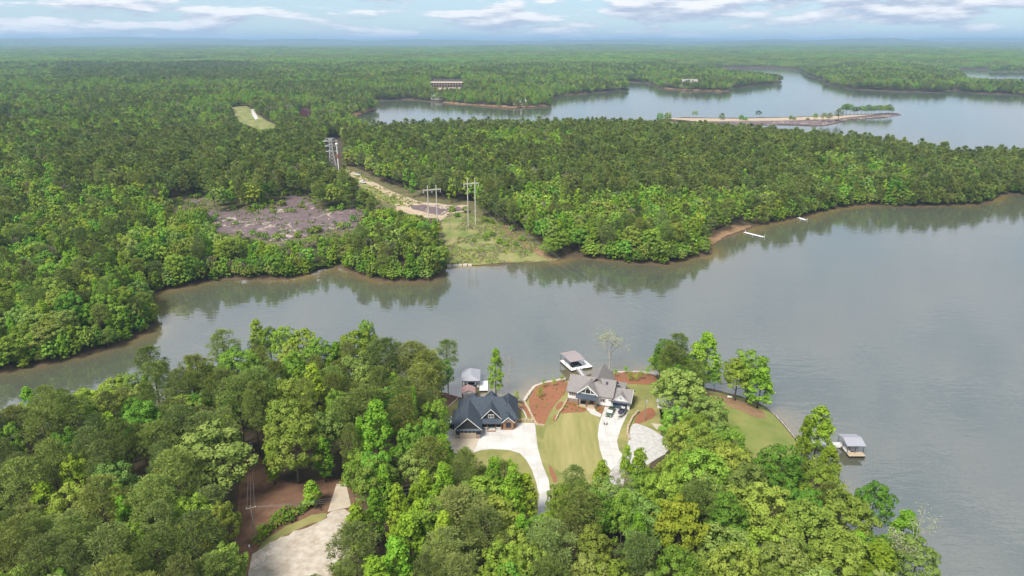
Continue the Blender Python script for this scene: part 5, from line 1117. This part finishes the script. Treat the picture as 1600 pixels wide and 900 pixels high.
F3 = hframe(384.5, 224, 205, 5.5, R(15), 'H-frame pylon rising from the pines by the small pond', .5); F4 = hframe(212, 170, 156, 4.5, R(10), 'distant H-frame pylon above the upper left forest', .6)
tx, ty, tz, thh = tall(520, 262, 216)
lt = thing('lattice_tower', 'grey steel lattice tower with three crossarm levels above the forest', 'pylon', (tx, ty, tz), R(12))
for s in (-1, 1):
    for u in (-1, 1): MB().tube([(s*3.2, u*3.2, -1), (s*1.2, u*1.2, thh*.62), (s*1.1, u*1.1, thh)], [.30, .24, .2], 5).build('leg', M_steel, lt)
b = MB()
for i in range(8):
    f0, f1 = i/8, (i+1)/8; w0, w1 = (max(1.15, 3.2-3.2*f) for f in (f0, f1))
    for s in (-1, 1):
        b.tube([(-w0, s*w0, f0*thh), (w1, s*w1, f1*thh)], .13, 4); b.tube([(w0, s*w0, f0*thh), (-w1, s*w1, f1*thh)], .13, 4); b.tube([(s*w0, -w0, f0*thh), (s*w1, w1, f1*thh)], .13, 4)
b.build('bracing', M_steel, lt)
for f, hw in ((.55, 4.6), (.74, 5.2), (.90, 5.8)): MB().tube([(-hw, 0, thh*f), (-1.1, 0, thh*f+1.2), (1.1, 0, thh*f+1.2), (hw, 0, thh*f), (0, 0, thh*f-.3), (-hw, 0, thh*f)], .2, 5).build('crossarm', M_steel, lt)
MB().tube([(-5.4, 0, thh*.9), (-3, 0, thh), (3, 0, thh), (5.4, 0, thh*.9)], .2, 5).build('earth_wire_peak', M_steel, lt)
x, y, z, hh = tall(530, 274, 225); ms = thing('white_mast', 'slender white mast with round head beside the lattice tower', 'mast', (x, y, z))
MB().tube([(0, 0, -1), (0, 0, hh*.5), (0, 0, hh)], [.45, .38, .28], 8).build('pole', M_trim, ms); bm = bmesh.new(); bmesh.ops.create_icosphere(bm, subdivisions=2, radius=1.05); bmesh.ops.translate(bm, verts=bm.verts, vec=(0, 0, hh)); me = bpy.data.meshes.new('head'); bm.to_mesh(me); bm.free(); me.materials.append(M_trim); link('head', me, ms)
MB().tube([(0, 0, hh*.55), (0, 0, hh*.68)], .47, 8).build('red_band', mat('red_paint', (.45,.10,.07), .6), ms)
for i in range(3):
    f = (.55, .74, .90)[i]
    wire((tx+4.8, ty+1, tz+thh*f), F1[i], 3.0, .03, 'transmission wire between the lattice tower and left H-frame', 'wires from the tower'); wire((tx+5.4, ty+1.2, tz+thh*f-.4), F2[i], 3.5, .03, 'transmission wire between the lattice tower and right H-frame', 'wires from the tower to the right frame')
    q = P0(1180+i*22, 545, 24); wire(F2[i], (q[0], q[1], 24.), 15., .028, 'transmission wire crossing the lake from the right H-frame', 'wires over the lake'); q = P0(1085+i*22, 560, 24); wire(F1[i], (q[0], q[1], 24.), 14., .028, 'transmission wire crossing the lake from the left H-frame', 'wires over the lake from the left frame')
for px, py, hh, m, l_ in ((502, 799, 1.3, M_black, 'short dark post beside the tan concrete drive'), (390, 857, .9, M_trim, 'short white post left of the gravel road'), (996, 648, 1.6, M_steel, 'grey meter post at the end of the curved stone wall')):
    x, y, z = G(px, py); o = thing('marker_post', l_, 'post', (x, y, z)); MB().tube([(0, 0, -.2), (0, 0, hh)], .09, 7).build('post', m, o); MB().box(-.16, .16, -.14, .14, hh-.35, hh+.02).build('box_head', m, o)

# ------------------------------------------------------------------ small buildings
def cabin(name, label, px, py, wd, dp, hh, rise, rz, wall, roof, axis='x', n=3, dz=0.1):
    x, y, z = G(px, py); o = thing(name, label, 'house' if wd > 5 else 'shed', (x, y, z+dz), rz)
    MB().box(-wd/2, wd/2, 0, dp, -.5, hh).build('wall', wall, o)
    if axis == 'x': gable('x', -wd/2-.4, wd/2+.4, -.5, dp+.5, hh-.1, hh+rise, roof, o)
    else: gable('y', -.5, dp+.5, -wd/2-.4, wd/2+.4, hh-.1, hh+rise, roof, o); gwall('y', -.05, .2, -wd/2+.05, wd/2-.05, hh-.05, hh+rise*.88, wall, o)
    for i in range(n):
        xc = -wd/2+wd*(i+.5)/n; ww = min(.6, wd/n*.3); 
        if i == n//2: MB().box(xc-ww*.8, xc+ww*.8, -.08, -.01, 0, min(2.1, hh*.8)).build('door', M_dark, o)
        else: window(o, xc-ww, xc+ww, hh*.35, hh*.8, -.005, M_trim, 2)
    return o
cabin('shed', 'grey-roofed shed half hidden by the pale oak right of the gravel lot', 1038, 640, 4.6, 5, 2.6, 1.2, R(-25), M_white, M_dockroof)
M_redw = mat('dark_red_siding', (.10,.035,.035), .7, var=.15, scale=1)
cabin('lake_house', 'dark red house in the trees near the far lake', 475, 183, 22, 16, 6, 7, R(10), M_redw, M_redw, 'y', 3, .3)
cabin('lake_house', 'pale lakeside house on the small left point of the far lake', 541, 182, 12, 8, 4, 2.5, R(5), M_white, M_brownroof, 'x', 3, .3)
cabin('lake_house', 'white-roofed cabin at the shore below the long building', 683, 156, 22, 12, 6, 4, R(15), M_white, M_trim, 'x', 3, .3)
cabin('lake_house', 'large tan house on the far wooded point', 1078, 137, 40, 20, 12, 8, R(0), M_beige, M_brownroof, 'x', 5, .3)
cabin('lake_house', 'white house hidden in the pines right of the pylons', 888, 200, 14, 9, 5, 3, R(0), M_white, M_dockroof, 'x', 3, .3)
cabin('lake_house', 'small brown house at the far lake landing', 520, 186, 16, 10, 5, 4, R(0), M_brick, M_brownroof, 'x', 3, .3)
cabin('lake_house', 'tan boat shelter on the right of the far peninsula', 812, 164, 24, 12, 6, 4, R(0), M_beige, M_trim, 'x', 3, .3)
x, y, z = G(697, 136); lb = thing('long_building', 'long two-storey building with white roof above the far lake', 'building', (x, y, z+.5), R(-3))
MB().box(-38, 38, 0, 14, -1, 9).build('wall', M_brick, lb); MB().extr([(-3, 9), (15, 9), (6, 11.5)], 'x', -40, 40).build('roof', M_beige, lb); MB().box(-38, 38, -2.6, 0, 4.4, 4.9).build('balcony', M_beige, lb)
for i in range(12):
    xx = -36+i*6.5; MB().box(xx-.4, xx+.4, -2.6, -1.9, -1, 9).build('column', M_beige, lb)
    for zz in (1, 6): window(lb, xx+1.8, xx+4.6, zz, zz+2.2, -.01, M_brick, 1)
sheet('bare_slope', [(676,137),(720,137),(714,144),(700,146),(684,145)], M_sand, .6, 14)
# white frame on the point lawn, bench under the trees
x, y, z = G(1124, 676); sw = thing('swing_frame', 'white swing frame at the left edge of the point lawn', 'swing', (x, y, z+.1), R(-40))
for s in (-1.6, 1.6): MB().tube([(s, -1, 0), (s, 0, 2.5), (s, 1, 0)], .11, 6).build('leg', M_trim, sw)
MB().tube([(-1.7, 0, 2.5), (1.7, 0, 2.5)], .1, 6).build('beam', M_trim, sw); MB().box(-.8, .8, -.3, .3, .55, .65).box(-.8, .8, .26, .34, .65, 1.2).build('seat', M_trim, sw); MB().tube([(-.75, 0, .6), (-.75, 0, 2.5)], .03, 4).build('chain', M_steel, sw); MB().tube([(.75, 0, .6), (.75, 0, 2.5)], .03, 4).build('chain', M_steel, sw)
x, y, z = G(1140, 622); bn = thing('picnic_bench', 'white bench on the worn earth under the two green trees', 'bench', (x, y, z+.1), R(-20), None, .75)
MB().box(-1, 1, -.25, .25, .42, .5).build('seat', M_trim, bn); MB().box(-1, 1, .25, .33, .5, 1.0).build('backrest', M_trim, bn)
for s in (-.85, .85): MB().box(s-.06, s+.06, -.2, .3, 0, .42).build('leg', M_trim, bn)
cpx, cpy, cpz = G(1060, 645); cp = thing('camper_trailer', 'white camper trailer behind the pale oak branches', 'trailer', (cpx, cpy, cpz+.1), R(60))
MB().extr([(-2.8, .6), (2.8, .6), (3.0, 1.4), (2.5, 2.7), (-2.8, 2.8)], 'y', -1.1, 1.1).build('body', M_whitep, cp); MB().box(-1.5, -.3, -1.13, -1.09, 1.5, 2.2).box(.6, 1.6, -1.13, -1.09, 1.5, 2.2).build('window', M_glass, cp)
for s in (-1, 1): MB().tube([(-.4, s-.12, .35), (-.4, s+.12, .35)], .35, 10).build('wheel', M_black, cp)
# trees of the rocky spit in the far lake
SPT = [(1031,174,188),(1043,172,188),(1158,177,188),(1165,181,188.5),(1235,179,187),(1241,181,187.5),(1262,183,188),(1273,178,188),(1286,178,190),(1295,178,191),(1309,172,190)]+[(1318+i*5.4+random.uniform(-1.5, 1.5), 166+random.uniform(-1, 2.5), 178.5) for i in range(15)]
for i, (px, pt, pb) in enumerate(SPT):
    x, y, z, hh = tall(px, pb, pt); k = 'pine' if i in (8, 9, 10) or i % 3 == 0 else 'oak'
    hh *= 1.15; tree(k if i > 6 else 'oak', x, y, max(z, .3)-(.28*hh if i < 7 else 0), hh, max(3.0, hh*.33), ('lone tree on the low bare part of the rocky spit' if i < 6 else 'tree in the clump midway along the rocky spit' if i < 11 else 'tree in the row at the tip of the rocky spit'), 'trees on the rocky spit'+(' base' if i < 6 else ' middle' if i < 11 else ' tip'))

# ------------------------------------------------------------------ haze: the air between here and the horizon
hz = MB().box(-48000, 48000, -1500, 48000, -6, 262).build('haze', None, kind='stuff'); tag(hz, 'pale blue haze in the air toward the horizon', 'haze')
hm_ = bpy.data.materials.new('haze'); hm_.use_nodes = True; t = hm_.node_tree; t.nodes.clear(); pv = N('ShaderNodeVolumePrincipled', t); pv.inputs['Color'].default_value = (.48,.73,1.0,1); pv.inputs['Density'].default_value = 8.5e-5; pv.inputs['Anisotropy'].default_value = .1
o = N('ShaderNodeOutputMaterial', t); L(pv.outputs[0], o.inputs['Volume'], t); hz.data.materials.append(hm_)
